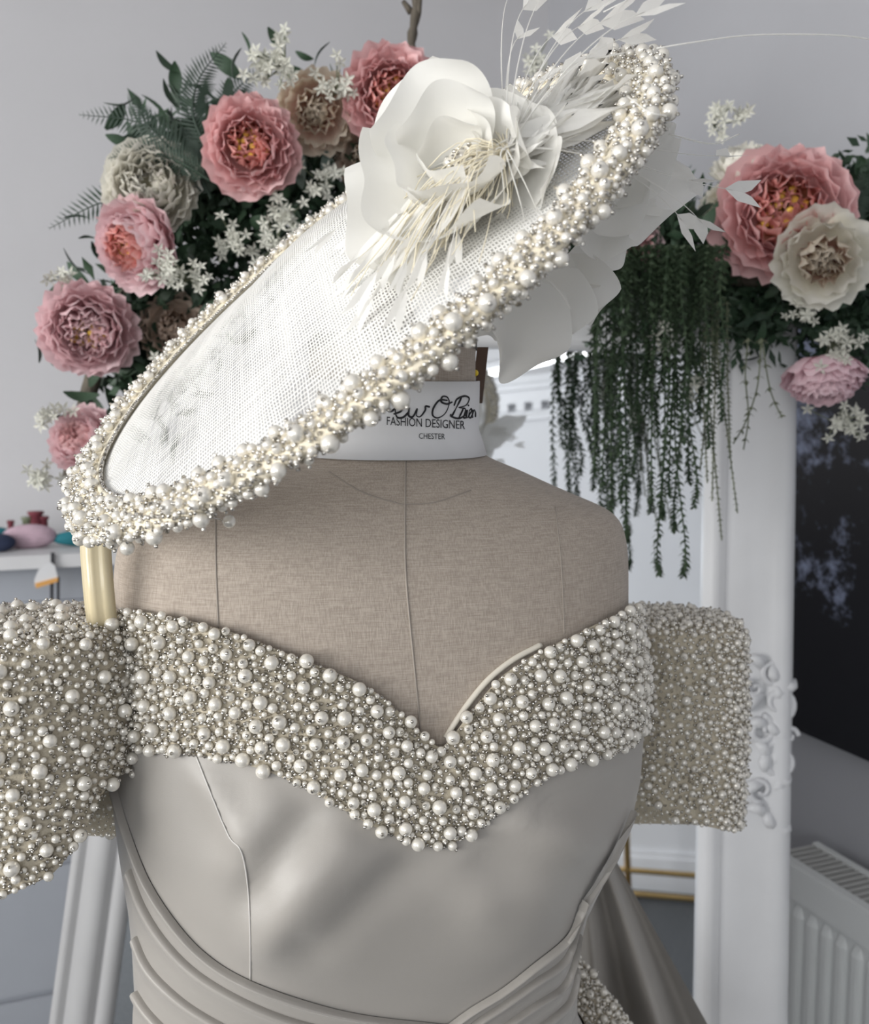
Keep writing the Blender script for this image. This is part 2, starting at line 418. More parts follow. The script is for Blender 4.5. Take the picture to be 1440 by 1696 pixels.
def tri_arrays(V, F):
    V = np.array([v[:] for v in V]); T = []
    for f in F:
        T.append((f[0], f[1], f[2]))
        if len(f) == 4: T.append((f[0], f[2], f[3]))
    return V, np.array(T)
def scatter(V, F, tiers, weight=None, flip=False):
    """dart throwing: tiers = (radius, own spacing, touch factor, candidates); big first.  Returns pos, normal, radius, tier"""
    V, T = tri_arrays(V, F)
    A, B, C = V[T[:, 0]], V[T[:, 1]], V[T[:, 2]]
    cr = np.cross(B - A, C - A); ar = np.linalg.norm(cr, axis=1); ok = ar > 1e-12
    A, B, C, cr, ar = A[ok], B[ok], C[ok], cr[ok], ar[ok]
    nn = cr / ar[:, None]
    if flip: nn = -nn
    p = ar / ar.sum()
    if weight is not None:
        wv = weight((A + B + C) / 3, nn); p = p * wv; p /= p.sum()
    cell = 0.006; grid = {}
    out = []
    for ti, (r, sp, tf, nc) in enumerate(tiers):
        f = rng.choice(len(A), nc, p=p); u = rng.random((nc, 2)); s = np.sqrt(u[:, :1])
        P = A[f] * (1 - s) + B[f] * (s * (1 - u[:, 1:])) + C[f] * (s * u[:, 1:])
        rr = r * rng.uniform(0.9, 1.1, nc)
        key = np.floor(P / cell).astype(int)
        reach = 1 if sp < 0.006 else int(math.ceil(sp / cell))
        for i in range(nc):
            kx, ky, kz = key[i]; x, y, z = P[i]; ri = rr[i]; good = True
            for a in range(-reach, reach + 1):
                for b in range(-reach, reach + 1):
                    for c in range(-reach, reach + 1):
                        L = grid.get((kx + a, ky + b, kz + c))
                        if L:
                            for (qx, qy, qz, qr, qt) in L:
                                d2 = (x - qx) ** 2 + (y - qy) ** 2 + (z - qz) ** 2
                                md = tf * (ri + qr)
                                if qt == ti: md = max(md, sp)
                                if d2 < md * md: good = False; break
                        if not good: break
                    if not good: break
                if not good: break
            if good:
                grid.setdefault((kx, ky, kz), []).append((x, y, z, ri, ti))
                out.append((P[i], nn[f[i]], ri, ti))
    return (np.array([o[0] for o in out]), np.array([o[1] for o in out]), np.array([o[2] for o in out]), np.array([o[3] for o in out]))

def bead_up(part_of, sets, nparts, top_prob=0.6):
    """sets: list of (part, pos, nrm, rad, tier, silver_tier).  The nparts largest in view become pearl objects"""
    allp = []
    for si, (part, P, Nn, R, T, st) in enumerate(sets):
        isp = T < st
        C = P + Nn * (R * 0.7)[:, None]
        px, py = projpx(C)
        vis = (px > 0) & (px < 1440) & (py > 0) & (py < 1696)
        tocam = np.array(CAM) - C; dist = np.linalg.norm(tocam, axis=1)
        face = (tocam * Nn).sum(1) / dist
        score = np.where(isp & vis & (face > 0.15), R / dist, 0)
        for i in np.nonzero(score)[0]: allp.append((score[i], si, i))
    allp.sort(key=lambda t: -t[0])
    chosen = {}
    for s, si, i in allp[:nparts]: chosen.setdefault(si, set()).add(int(i))
    for si, (part, P, Nn, R, T, st) in enumerate(sets):
        o3 = Vector(part.location); b = part
        while b.parent is not None:
            b = b.parent; o3 = o3 + Vector(b.location)
        C = P + Nn * (R * 0.7)[:, None]
        isp = T < st
        ch = np.zeros(len(P), bool); ch[list(chosen.get(si, ()))] = True
        for i in np.nonzero(ch)[0]:
            o = bpy.data.objects.new('pearl', PEARL_ME); link(o, part)
            o.location = Vector(C[i]) - o3; o.scale = (R[i],) * 3
        k = isp & ~ch
        if k.any(): bake('small_pearls', ICO2V, ICO2F, C[k], R[k], None, 'pearl', part)
        sv = ~isp
        bp = [P[sv] + Nn[sv] * 0.0008]; br = [R[sv]]
        top = isp & (rng.random(len(P)) < top_prob)
        jit = Nn[top] + rng.normal(size=(top.sum(), 3)) * 0.30
        jit /= np.linalg.norm(jit, axis=1)[:, None]
        bp.append(C[top] + jit * (R[top] + 0.0006)[:, None]); br.append(np.full(top.sum(), 0.00105))
        bp = np.concatenate(bp); br = np.concatenate(br)
        if len(bp): bake('seed_beads', SBV, SBF, bp, br, rand_rots(len(bp)), 'silver', part)
#@@STRUCT
# ================================================================== the room
def slab(name, pts_r, m, kind='structure'):
    b = MB()
    for (r0, r1, s0, s1, z0, z1) in pts_r:
        b.box(W((r0 + r1) / 2, (s0 + s1) / 2, (z0 + z1) / 2), abs(r1 - r0), abs(s1 - s0), abs(z1 - z0), R1, R2)
    o = b.make(name, m); tag(o, kind=kind); return o
slab('floor', [(RL - .1, .1, RF - .1, .1, -0.1, 0)], 'carpet')
slab('ceiling', [(RL - .1, .1, RF - .1, .1, RH, RH + .1)], 'ceiling_paint')
slab('wall_back', [(RL, 0, 0, .1, 0, RH)], 'wall_grey')
slab('wall_right', [(0, .1, RF, .1, 0, RH)], 'wall_side')
slab('wall_front', [(RL, FILL_WIN[0], RF - .1, RF, 0, RH), (FILL_WIN[1], 0, RF - .1, RF, 0, RH), (FILL_WIN[0], FILL_WIN[1], RF - .1, RF, 0, FILL_WIN[2]), (FILL_WIN[0], FILL_WIN[1], RF - .1, RF, FILL_WIN[3], RH)], 'wall_white')
wf = slab('fill_window', [(FILL_WIN[0], FILL_WIN[0] + .06, RF - .08, RF - .02, FILL_WIN[2], FILL_WIN[3]), (FILL_WIN[1] - .06, FILL_WIN[1], RF - .08, RF - .02, FILL_WIN[2], FILL_WIN[3]),
                       (FILL_WIN[0], FILL_WIN[1], RF - .08, RF - .02, FILL_WIN[2], FILL_WIN[2] + .06), (FILL_WIN[0], FILL_WIN[1], RF - .08, RF - .02, FILL_WIN[3] - .06, FILL_WIN[3])], 'trim_white')  # frame of the added window that houses the front fill
b = MB(); b.box(W((FILL_WIN[0] + FILL_WIN[1]) / 2, RF - .05, (FILL_WIN[2] + FILL_WIN[3]) / 2), FILL_WIN[1] - FILL_WIN[0] - .12, .006, FILL_WIN[3] - FILL_WIN[2] - .12, R1, R2)
b.make('pane', 'pane', wf)
slab('wall_left', [(RL - .1, RL, RF, WIN[0], 0, RH), (RL - .1, RL, WIN[1], 0, 0, RH),
                   (RL - .1, RL, WIN[0], WIN[1], 0, WIN[2]), (RL - .1, RL, WIN[0], WIN[1], WIN[3], RH)], 'wall_white')
wf = slab('window_1', [(RL - .08, RL - .02, WIN[0], WIN[0] + .06, WIN[2], WIN[3]), (RL - .08, RL - .02, WIN[1] - .06, WIN[1], WIN[2], WIN[3]),
                       (RL - .08, RL - .02, WIN[0], WIN[1], WIN[2], WIN[2] + .06), (RL - .08, RL - .02, WIN[0], WIN[1], WIN[3] - .06, WIN[3])], 'trim_white')
b = MB(); b.box(W(RL - .05, (WIN[0] + WIN[1]) / 2, (WIN[2] + WIN[3]) / 2), .006, WIN[1] - WIN[0] - .12, WIN[3] - WIN[2] - .12, R1, R2)
b.make('pane', 'pane', wf)
# cornice with dentils and skirting on the wall behind the camera
b = MB()
for (d, z0, z1) in ((.12, 2.76, 2.8), (.085, 2.73, 2.76), (.05, 2.66, 2.73), (.025, 2.56, 2.59), (.035, 2.59, 2.61)):
    b.box(W(RL / 2, RF + d / 2, (z0 + z1) / 2), -RL, d, z1 - z0, R1, R2)
co = b.make('trim_1', 'trim_white'); tag(co, kind='structure')
dm = MB(); dm.box((0, 0, 0), .05, .03, .05, R1, R2); dme = mkmesh('dentil', dm.V, dm.F, 'trim_white', False)
for i in range(40):
    o = bpy.data.objects.new('dentil', dme); link(o, co); o.location = W(-0.05 - i * .1, RF + .04, 2.635)
slab('baseboard_front', [(RL, 0, RF, RF + .03, 0, .16), (RL, 0, RF, RF + .02, .16, .19)], 'trim_white')

# ================================================================== standing mirror on the right
LEAN, ROLL, MYAW = math.radians(7.4), math.radians(1.6), math.radians(0.0)
MB0 = Vector((0.150, 1.085, 0.0))
MM = Matrix.Translation(MB0) @ Matrix.Rotation(MYAW, 4, 'Z') @ Matrix.Rotation(-LEAN, 4, 'X') @ Matrix.Rotation(ROLL, 4, 'Y')
MH = 1.74; FO = 0.310; FI = 0.190    # height, outer and inner half widths
mir = empty('standing_mirror', MB0, 'tall white standing mirror in a carved moulded frame beside the radiator', 'mirror')
def ml(x, y, z): return MM @ Vector((x, y, z))
prof = [(0, 0.02), (0, -0.006), (.008, -.016), (.018, -.018), (.026, -.012), (.034, -.014), (.055, -.020), (.078, -.022),
        (.088, -.030), (.098, -.036), (.108, -.036), (.116, -.028), (.12, -.01), (.12, .03)]
def stile(sign, name):
    V = []
    for z in np.linspace(0.0, MH, 12):
        for (x, y) in prof: V.append(ml(sign * (FI + x), y, z))
    F = gridF(len(prof), 12)
    if sign < 0: F = [f[::-1] for f in F]
    return obj(name, V, F, 'white_paint', mir)
st_r = stile(1, 'stile'); stile(-1, 'stile')
for zc, nm in ((MH - .06, 'top_rail'), (.06, 'bottom_rail')):
    V = []
    for x in np.linspace(-FI - .02, FI + .02, 8):
        for (q, y) in prof: V.append(ml(x, y, (MH - .12 + q) if zc > 1 else (.12 - q)))
    obj(nm, V, gridF(len(prof), 8), 'white_paint', mir)
V = [ml(-FI - .005, 0.004, .1), ml(FI + .005, 0.004, .1), ml(FI + .005, 0.004, MH - .1), ml(-FI - .005, 0.004, MH - .1)]
obj('mirror_glass', V, [(0, 1, 2, 3)], 'mirror_glass', mir, False)
bk = MB(); bk.box((0, 0, 0), 2 * FO - .01, .016, MH - .01)
obj('back_board', [ml(v.x, v.y + .024, v.z + MH / 2) for v in bk.V], bk.F, 'brown_wood', mir, False)
# carved scrolls on the stile
def scroll(cx, cz, r, turns, a0, sgn, thick):
    P = []; n = 26
    for i in range(n):
        t = i / (n - 1); a = a0 + sgn * turns * 2 * PI * t; rr = r * (1 - .82 * t)
        P.append(ml(cx + rr * math.cos(a), -.026 - .005 * t, cz + rr * math.sin(a)))
    return tube(P, [thick * (1.1 - .5 * i / n) for i in range(n)], 7)
def zpix(py):   # mirror-local height of a pixel row on the stile
    N3 = (MM.to_3x3() @ Vector((0, -1, 0)))
    return (MM.inverted() @ onplane(1270, py, ml(0, 0, 0), N3))
def carving(zc, mirrorz=1, xs=.085):
    m = MB()
    for (dx, dz, r, tn, a0, sg, th) in ((.012, .055, .024, 1.3, -1.6, 1, .0075), (-.012, .018, .020, 1.3, 1.4, -1, .007), (.016, -.022, .026, 1.4, 1.7, 1, .008),
                                        (-.010, -.062, .018, 1.2, -1.5, -1, .006), (.018, -.088, .017, 1.3, 1.2, 1, .006), (.005, .098, .018, 1.2, -1.2, -1, .006),
                                        (-.02, .075, .012, 1.1, 2, 1, .005), (.028, .012, .012, 1.1, 0, 1, .005)):
        V, F = scroll(FI + xs + dx, zc + mirrorz * dz, r, tn, a0 * mirrorz, sg * mirrorz, th * .72); m.add(V, F)
    # leaf lobes
    for k in range(16):
        a = k * 2.4; cx = FI + xs + .020 * math.sin(a * 1.3); cz = zc + mirrorz * (-.115 + .0152 * k)
        P0 = Vector((cx, -.020, cz)); P1 = P0 + Vector((.022 * math.cos(a), -.010, .020 * math.sin(a)))
        P2 = P1 + Vector((.012 * math.cos(a + 1), .006, .014 * math.sin(a + 1)))
        Q = spline([P0, P1, P2], 7)
        V, F = tube([ml(*q) for q in Q], [.003, .006, .008, .0085, .007, .005, .002], 6); m.add(V, F)
    return m
zc = zpix(1225).z
carving(zc).make('carved_scrollwork', 'white_paint', st_r, True)
m2 = carving(zc); 
lw = [MM.inverted() @ v for v in m2.V]
obj('carved_scrollwork', [ml(-v.x, v.y, v.z) for v in lw], [f[::-1] for f in m2.F], 'white_paint', mir)
# reflected rays (for placing what the mirror shows)
MN = (MM.to_3x3() @ Vector((0, -1, 0))).normalized(); MP = ml(0, .004, .8)
def mray(px, py):
    d = ray(px, py); o = onplane(px, py, MP, MN); return o, d - MN * (2 * d.dot(MN))
def mhit(px, py, P, N):
    o, d = mray(px, py); return o + d * ((P - o).dot(N) / d.dot(N))
ZUP = Vector((0, 0, 1))
# tube light on the ceiling
a = mhit(760, 630, Vector((0, 0, RH - .05)), ZUP); c = mhit(1015, 574, Vector((0, 0, RH - .05)), ZUP)
tl = empty('tube_light', (a + c) / 2, 'white linear tube light fixed to the ceiling', 'ceiling light')
d = (c - a).normalized()
b = MB(); b.box((a + c) / 2 + Vector((0, 0, .03)), (c - a).length + .06, .07, .035, d, d.cross(ZUP), ZUP); b.make('housing', 'trim_white', tl)
b = MB(); b.tube([a, (a + c) / 2, c], .019, 10); b.make('tube', 'tube_emit', tl, True)
# brass clothes rail by the far wall
fp = mhit(1078, 1432, Vector((0, 0, 0)), ZUP); 
fp = fp - R2 * max(0, -((fp - RO).dot(R2) - (RF + .25)))* -1 if (fp - RO).dot(R2) < RF + .25 else fp
rl = empty('display_rail', fp, 'low brass display rail standing by the white wall, seen in the mirror', 'rail')
for dd in (-.62, 0.0, .62):
    b = MB(); b.tube([fp + R1 * dd, fp + R1 * dd + ZUP * .80], .016, 10); b.make('post', 'brass', rl, True)
for zz in (.03, .14, .80):
    b = MB(); b.tube([fp - R1 * .62 + ZUP * zz, fp + R1 * .62 + ZUP * zz], .014, 10); b.make('crossbar', 'brass', rl, True)

# ================================================================== radiator on the right wall
ra = Vector((0.585, 1.505, 0)); RZ = 0.765
rd = -R2                                   # runs towards the camera
rn = -R1                                   # faces into the room
LEN = 1.0; RT = 0.10; RBOT = .15
rad = empty('radiator', ra + rd * .5, 'white ribbed panel radiator with slatted top grille below the dark print', 'radiator')
def rp_(u, v, z): return ra + rd * u - rn * v + ZUP * z       # v: depth towards the wall
b = MB()
b.box(rp_(LEN / 2, .012, (RZ + RBOT) / 2), LEN, .014, RZ - RBOT, rd, rn)
b.box(rp_(LEN / 2, .003, RZ - .028), LEN, .016, .056, rd, rn)
b.box(rp_(LEN / 2, RT - .008, (RZ + RBOT) / 2), LEN, .014, RZ - RBOT - .04, rd, rn)
b.make('panel', 'radiator_white', rad)
rb = MB()
pr = [(-.0125, 0), (-.009, .005), (-.0045, .007), (.0045, .007), (.009, .005), (.0125, 0)]
V = []
for z, k in ((RBOT + .03, 0), (RBOT + .05, 1), (RZ - .085, 1), (RZ - .068, 0)):
    for (x, y) in pr: V.append(rd * (x * (.5 + .5 * k)) + rn * (y * k) + ZUP * z)
rbm = mkmesh('rib', V, gridF(6, 4), 'radiator_white', False)
for i in range(31):
    o = bpy.data.objects.new('rib', rbm); link(o, rad); o.location = rp_(.03 + i * .0315, .005, 0) - rad.location
b = MB(); b.box(rp_(LEN / 2, .006, RZ - .002), LEN, .012, .006, rd, rn); b.box(rp_(LEN / 2, RT - .006, RZ - .002), LEN, .012, .006, rd, rn)
b.make('grille_frame', 'radiator_white', rad)
sm = MB(); sm.box((0, 0, 0), .0045, RT - .02, .012, rd, rn); smm = mkmesh('grille_slat', sm.V, sm.F, 'radiator_grille', False)
for i in range(70):
    o = bpy.data.objects.new('grille_slat', smm); link(o, rad); o.location = rp_(.006 + i * .0142, RT / 2, RZ - .007) - rad.location
for i, u in enumerate((.02, LEN - .02)):
    b = MB(); b.box(rp_(u, RT / 2, (RZ + RBOT) / 2), .012, RT - .01, RZ - RBOT - .03, rd, rn); b.make('side_panel', 'radiator_white', rad)
b = MB(); b.tube([rp_(.1, RT / 2, RBOT + .05), rp_(.1, RT / 2, 0)], .009, 8); b.make('pipe', 'radiator_white', rad, True)
b = MB(); b.tube([rp_(LEN - .1, RT / 2, RBOT + .05), rp_(LEN - .1, RT / 2, 0)], .009, 8); b.make('pipe', 'radiator_white', rad, True)

# ================================================================== dark print on the right wall
WN = -R1; WP = W(0, 0, 0) + WN * .03
pb = onplane(1330, 1217, WP, WN); pb2 = onplane(1440, 1257, WP, WN)
s0 = (pb - RO).dot(R2) + .35; s1 = (pb2 - RO).dot(R2) - .35
zb = (pb.z + pb2.z) / 2; zt = zb + .80
cc = W(-.015, (s0 + s1) / 2, (zb + zt) / 2)
cv = empty('canvas_print', W(-.015, (s0 + s1) / 2, zb), 'large unframed dark print of night foliage with pale blue blossom', 'picture')
b = MB(); b.box(cc, .03, s0 - s1, zt - zb, R1, R2); b.make('canvas', 'strap_dark', cv)
V = [W(-.031, s0, zb), W(-.031, s1, zb), W(-.031, s1, zt), W(-.031, s0, zt)]
obj('printed_face', V, [(0, 1, 2, 3)], 'photo_print', cv, False, uv=[(0, 0), (s0 - s1, 0), (s0 - s1, .8), (0, .8)])

# ================================================================== cabinet with yarn on the left
ct = W(0, 0, 0)
def cab_pt(px, py, ps): # point on plane parallel to the back wall, ps in front of it
    return onplane(px, py, W(0, -ps, 0), R2)
k0 = cab_pt(0, 921, .42); CZ = k0.z
kr = (cab_pt(300, 921, .42) - RO).dot(R1); kl = kr - 1.3
cab = empty('cabinet', W((kr + kl) / 2, -.21, 0), 'grey chest cabinet with pale top holding yarn beside the wall', 'cabinet')
b = MB(); b.box(W((kl + kr) / 2, -.232, CZ - .012), kr - kl, .42, .026, R1, R2); b.make('top', 'cabinet_top', cab)
b = MB(); b.box(W((kl + kr) / 2, -.20, (CZ - .026) / 2), kr - kl - .03, .38, CZ - .026, R1, R2); b.make('body', 'cabinet_body', cab)
for i in range(4):
    for j in range(2):
        dw = (kr - kl - .05) / 2; dh = (CZ - .15) / 4
        b = MB(); b.box(W(kl + .025 + dw * (j + .5), -.395, .06 + dh * (i + .5)), dw - .012, .016, dh - .014, R1, R2)
        b.make('drawer', 'cabinet_body', cab)
def skein(name, px, wpx, hpx, m, label, cat, ps=.32, n=9):
    c = cab_pt(px, 919, ps); c.z = CZ + .001
    sc_ = (c.y) / FPX; rw = wpx * sc_ / 2; rh = hpx * sc_ / 2
    b = MB()
    for k in range(n):                      # wound loops
        a = k / n * PI; ph = random.random()
        P = []
        for i in range(25):
            t = 2 * PI * i / 24
            P.append(c + R1 * (rw * .93 * math.cos(t)) + R2 * (rh * .9 * math.sin(t) * math.cos(a)) + ZUP * (rh + rh * .9 * math.sin(t) * math.sin(a)))
        b.tube(P, rh * .20, 6, False)
    # core
    V, F = ICO2V, [tuple(int(i) for i in f) for f in ICO2F]
    b.add([c + R1 * (v[0] * rw * .95) + R2 * (v[1] * rh * .9) + ZUP * (rh + v[2] * rh * .95) for v in V], F)
    o = b.make(name, m, None, True); tag(o, label, cat); return o
skein('yarn_ball', -8, 62, 34, 'teal', 'bright teal ball of yarn resting on a navy roll', 'yarn', ps=.30)
skein('yarn_skein', 50, 84, 38, 'pale_pink', 'pale pink skein of yarn on the cabinet top', 'yarn')
skein('yarn_skein', 150, 120, 26, 'teal', 'dark teal skein lying behind the beaded sleeve on the cabinet', 'yarn')
skein('yarn_skein', -6, 60, 30, 'navy', 'navy blue skein of yarn at the pink skein\'s side', 'yarn', ps=.36)
# maroon pin cushions on top of the pink skein
for (px, py, rpx, m, lb) in ((62, 874, 13, 'maroon', 'dark red bobbin upright behind the pink skein'), (48, 880, 10, 'leaf_olive', 'olive bobbin upright behind the pink skein'), (74, 878, 9, 'maroon', 'small red bobbin next to the olive one'), (20, 882, 6, 'maroon', 'tiny red bobbin standing apart from the others')):
    c = cab_pt(px, 919, .2); sc_ = c.y / FPX; r = rpx * sc_; zt_ = cab_pt(px, py - rpx - 14, .2).z
    t = empty('thread_bobbin', Vector((c.x, c.y, CZ + .001)), lb, 'bobbin')
    b = MB(); q = Vector((c.x, c.y, 0))
    h = zt_ - CZ
    b.tube([q + ZUP * (CZ + .002), q + ZUP * (CZ + .006), q + ZUP * (CZ + .0065), q + ZUP * (CZ + h - .007), q + ZUP * (CZ + h - .006), q + ZUP * (CZ + h)], [r, r, r * .8, r * .8, r, r], 14)
    b.make('thread', m, t, True)
# hanging tag on a strap
tp = cab_pt(88, 918, .445)
tg = empty('hanging_tag', tp, 'white and orange tag hanging on a dark strap from the cabinet edge', 'tag')
s_ = tp.y / FPX
def tgp(px, py, o=0): 
    q = cab_pt(px, py, .45 + o); return q
def slabpoly(pts, th, m, name, parent):
    n = len(pts); nn = -R2
    V = [p for p in pts] + [p + nn * th for p in pts]
    F = [tuple(range(n)), tuple(range(n, 2 * n))[::-1]] + [(i, (i + 1) % n, n + (i + 1) % n, n + i) for i in range(n)]
    return obj(name, V, F, m, parent, False)
slabpoly([tgp(57, 960), tgp(64, 943), tgp(84, 931), tgp(91, 936), tgp(96, 957), tgp(58, 971)], .004, 'white_paint', 'card', tg)
slabpoly([tgp(58, 966, .004), tgp(96, 956, .004), tgp(96, 963, .004), tgp(60, 974, .004)], .003, 'orange_card', 'orange_edge', tg)
slabpoly([tgp(84, 915, -.003), tgp(91, 915, -.003), tgp(91, 938, -.003), tgp(84, 938, -.003)], .002, 'strap_dark', 'strap', tg)
slabpoly([tgp(83, 960, -.004), tgp(89, 960, -.004), tgp(89, 1010, -.004), tgp(83, 1010, -.004)], .002, 'strap_dark', 'strap', tg)
slabpoly([tgp(94, 955, -.004), tgp(99, 955, -.004), tgp(99, 1010, -.004), tgp(94, 1010, -.004)], .002, 'strap_dark', 'strap', tg)

# ================================================================== white moulded frame leaning behind the dress on the left
fA, fB = at(128, 1390, 1.19), at(72, 1720, 1.16); gA, gB = at(222, 1385, 1.19), at(188, 1720, 1.16)
ax = ((fB - fA) + (gB - gA)).normalized(); sx = ((gA - fA) - ax * (gA - fA).dot(ax)).normalized(); nz = ax.cross(sx).normalized()
if nz.y > 0: nz = -nz
SWd = 0.5 * ((gA - fA).dot(sx) + (gB - fB).dot(sx)); f0 = (fA + gA) / 2 - sx * SWd / 2
tb = -f0.z / ax.z; t_top = -.16
pf2 = [(0, .02), (0, 0), (.004, -.006), (.014, -.007), (.018, -.002), (.021, -.002), (.024, -.008), (SWd * .5, -.010), (SWd - .030, -.009), (SWd - .027, -.002), (SWd - .023, -.002), (SWd - .019, -.008), (SWd - .004, -.006), (SWd, 0), (SWd, .02)]
lm = empty('leaning_mirror', f0 + ax * (tb * .999), 'plain white moulded mirror frame leaning on the floor behind the gown', 'mirror')
def fr(x, y, t): return f0 + sx * x - nz * y + ax * t
GW = .15
for x0, sg in ((0, 1), (GW + 2 * SWd, -1)):
    V = [fr(x0 + sg * x, y, t) for t in np.linspace(t_top, tb * .995, 6) for (x, y) in pf2]
    obj('stile', V, gridF(len(pf2), 6) if sg < 0 else [f[::-1] for f in gridF(len(pf2), 6)], 'dimmed_white', lm)
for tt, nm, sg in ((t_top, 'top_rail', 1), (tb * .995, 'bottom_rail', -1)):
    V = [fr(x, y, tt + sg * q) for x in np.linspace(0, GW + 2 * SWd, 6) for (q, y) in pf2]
    obj(nm, V, gridF(len(pf2), 6), 'dimmed_white', lm)
obj('mirror_glass', [fr(SWd - .01, .004, t_top + .04), fr(SWd + GW + .01, .004, t_top + .04), fr(SWd + GW + .01, .004, tb - .06), fr(SWd - .01, .004, tb - .06)], [(0, 1, 2, 3)], 'mirror_glass', lm, False)
#@@FORM
# ================================================================== the dress form
YAW = math.radians(14.5)
EX = np.array([math.cos(YAW), math.sin(YAW), 0]); FR = np.array([math.sin(YAW), -math.cos(YAW), 0])
BC = np.array([-0.033, 0.71, 0])
rows = [  # py, left px, right px, front depth, back depth
    (572, 512, 789, .060, .060), (600, 512, 788, .060, .060), (660, 512, 787, .060, .060), (725, 510, 786, .062, .062),
    (748, 492, 794, .066, .066), (762, 468, 820, .071, .070), (778, 425, 860, .077, .074), (800, 362, 905, .084, .080),
    (825, 295, 960, .090, .085), (845, 240, 1005, .094, .089), (865, 208, 1028, .098, .092), (895, 192, 1038, .102, .096),
    (940, 187, 1042, .107, .100), (1000, 189, 1041, .112, .103), (1080, 191, 1044, .117, .104), (1150, 192, 1050, .122, .104),
    (1215, 195, 1055, .126, .103), (1290, 201, 1050, .128, .101), (1360, 211, 1035, .126, .098), (1440, 225, 1000, .119, .096),
    (1500, 231, 966, .113, .096), (1570, 235, 946, .108, .097), (1640, 233, 942, .108, .099), (1700, 221, 948, .111, .102),
    (1780, 190, 985, .118, .110), (1900, 140, 1040, .128, .122), (2050, 80, 1100, .138, .135)]
rows = np.array(rows, float)
TH = np.linspace(0, 2 * PI, 96, endpoint=False)
def zrow(py): return at(690, py, .71).z
def ringp(z, cu, a, bf, bb, th, e=2.25):
    c, s = np.cos(th), np.sin(th)
    cx = np.sign(c) * np.abs(c) ** (2 / e); sy = np.sign(s) * np.abs(s) ** (2 / e)
    b = np.where(s > 0, bf, bb)
    return BC + EX * (cu + a * cx)[..., None] + FR * (b * sy)[..., None] + np.array([0, 0, 1]) * np.asarray(z)[..., None]
sol = []
for (py, L_, R_, bf, bb) in rows:
    cu, a_ = 0.0, (R_ - L_) / 2 * .71 / FPX; z = zrow(py)
    for it in range(25):
        P = ringp(np.full(96, z), np.full(96, cu), np.full(96, a_), bf, bb, TH)
        X, _ = projpx(P); dl, dr = L_ - X.min(), R_ - X.max()
        cu += (dl + dr) / 2 * .7 / FPX; a_ += (dr - dl) / 2 * .7 / FPX
    sol.append((z, cu, a_, bf, bb))
sol = np.array(sol)          # z decreasing
def bpar(z):
    return [np.interp(-np.asarray(z), -sol[:, 0], sol[:, k]) for k in (1, 2, 3, 4)]
ZB = zrow(1330)
def body(th, z, off=0.0, bust=1.0):
    th = np.asarray(th, float); z = np.broadcast_to(np.asarray(z, float), th.shape)
    cu, a_, bf, bb = bpar(z)
    u = a_ * np.cos(th); fr_ = np.clip(np.sin(th), 0, 1)
    bp = bust * .020 * np.exp(-((z - ZB) / .065) ** 2) * (np.exp(-((u - .083) / .055) ** 2) + np.exp(-((u + .083) / .055) ** 2)) * fr_
    return ringp(z, cu, a_ + off, bf + off + bp, bb + off, th)
form = empty('dress_form', (BC[0], BC[1], 0), 'beige linen dress form wearing the beaded gown', 'dress form')
zs = []
for i in range(len(sol) - 1):
    n = 3 if i > 3 else 2
    zs += list(np.linspace(sol[i, 0], sol[i + 1, 0], n, endpoint=False))
zs.append(sol[-1, 0])
# smooth the profile by sampling on a fine z grid
P = np.concatenate([body(TH, z) for z in zs]); nz_ = len(zs)
for it in range(2):
    Q = P.reshape(nz_, 96, 3).copy(); Q[5:-1] = .5 * Q[5:-1] + .25 * (Q[4:-2] + Q[6:]); P = Q.reshape(-1, 3)
bV = [Vector(p) for p in P]; bF = gridF(96, nz_, True)
bF.append(tuple(range((nz_ - 1) * 96, nz_ * 96)))
torso = obj('torso', bV, bF, 'linen', form)
BODY = BVHTree.FromPolygons(bV, bF)
ztop = zs[0]
cu0, a0_ = sol[0, 1], sol[0, 2]
nc = Vector(BC + EX * cu0)
# neck cap, finial carrying the hat, pole and foot
V = []
for (k, dz) in ((1.012, -.004), (1.012, .002), (.97, .006), (0.5, .010), (0.001, .011)):
    V += [Vector(p) for p in ringp(np.full(48, ztop + dz), np.full(48, cu0), np.full(48, a0_ * k), .060 * k, .060 * k, np.linspace(0, 2 * PI, 48, endpoint=False))]
obj('neck_cap', V, gridF(48, 5, True), 'dark_cap', form)
b = MB(); b.tube([nc + ZUP * (ztop + .008), nc + ZUP * (ztop + .03), nc + ZUP * (ztop + .05), nc + ZUP * (ztop + .075), nc + ZUP * (ztop + .09)], [.028, .014, .022, .026, .012], 16); b.make('finial', 'brown_wood', form, True)
b = MB(); b.tube([nc + ZUP * .02, nc + ZUP * (sol[-1, 0] + .01)], .018, 12); b.make('pole', 'steel', form, True)
b = MB(); b.tube([nc + ZUP * .0, nc + ZUP * .012, nc + ZUP * .02, nc + ZUP * .03], [.17, .17, .12, .02], 28); b.make('base', 'dark_cap', form, True)
def surf_line(pts, r, m, name, parent, bvh, lift=.0004, n=60, nseg=6):
    P = []
    S = spline([Vector((p[0], p[1], 0)) for p in pts], n)
    for q in S:
        h, nn = cast(bvh, q.x, q.y); P.append(h + nn * lift)
    V, F = tube(P, r, nseg); return obj(name, V, F, m, parent)
surf_line([(672, 752), (671, 860), (673, 960), (686, 1100), (700, 1240)], .0007, 'seam', 'centre_seam', form, BODY, .0001)
surf_line([(545, 782), (600, 815), (660, 834), (672, 835)], .0005, 'seam', 'neck_seam', form, BODY, .0001)
surf_line([(672, 835), (720, 832), (780, 812)], .0005, 'seam', 'neck_seam', form, BODY, .0001)
surf_line([(357, 850), (358, 940), (362, 1040)], .0006, 'seam', 'side_front_seam', form, BODY, .0001)
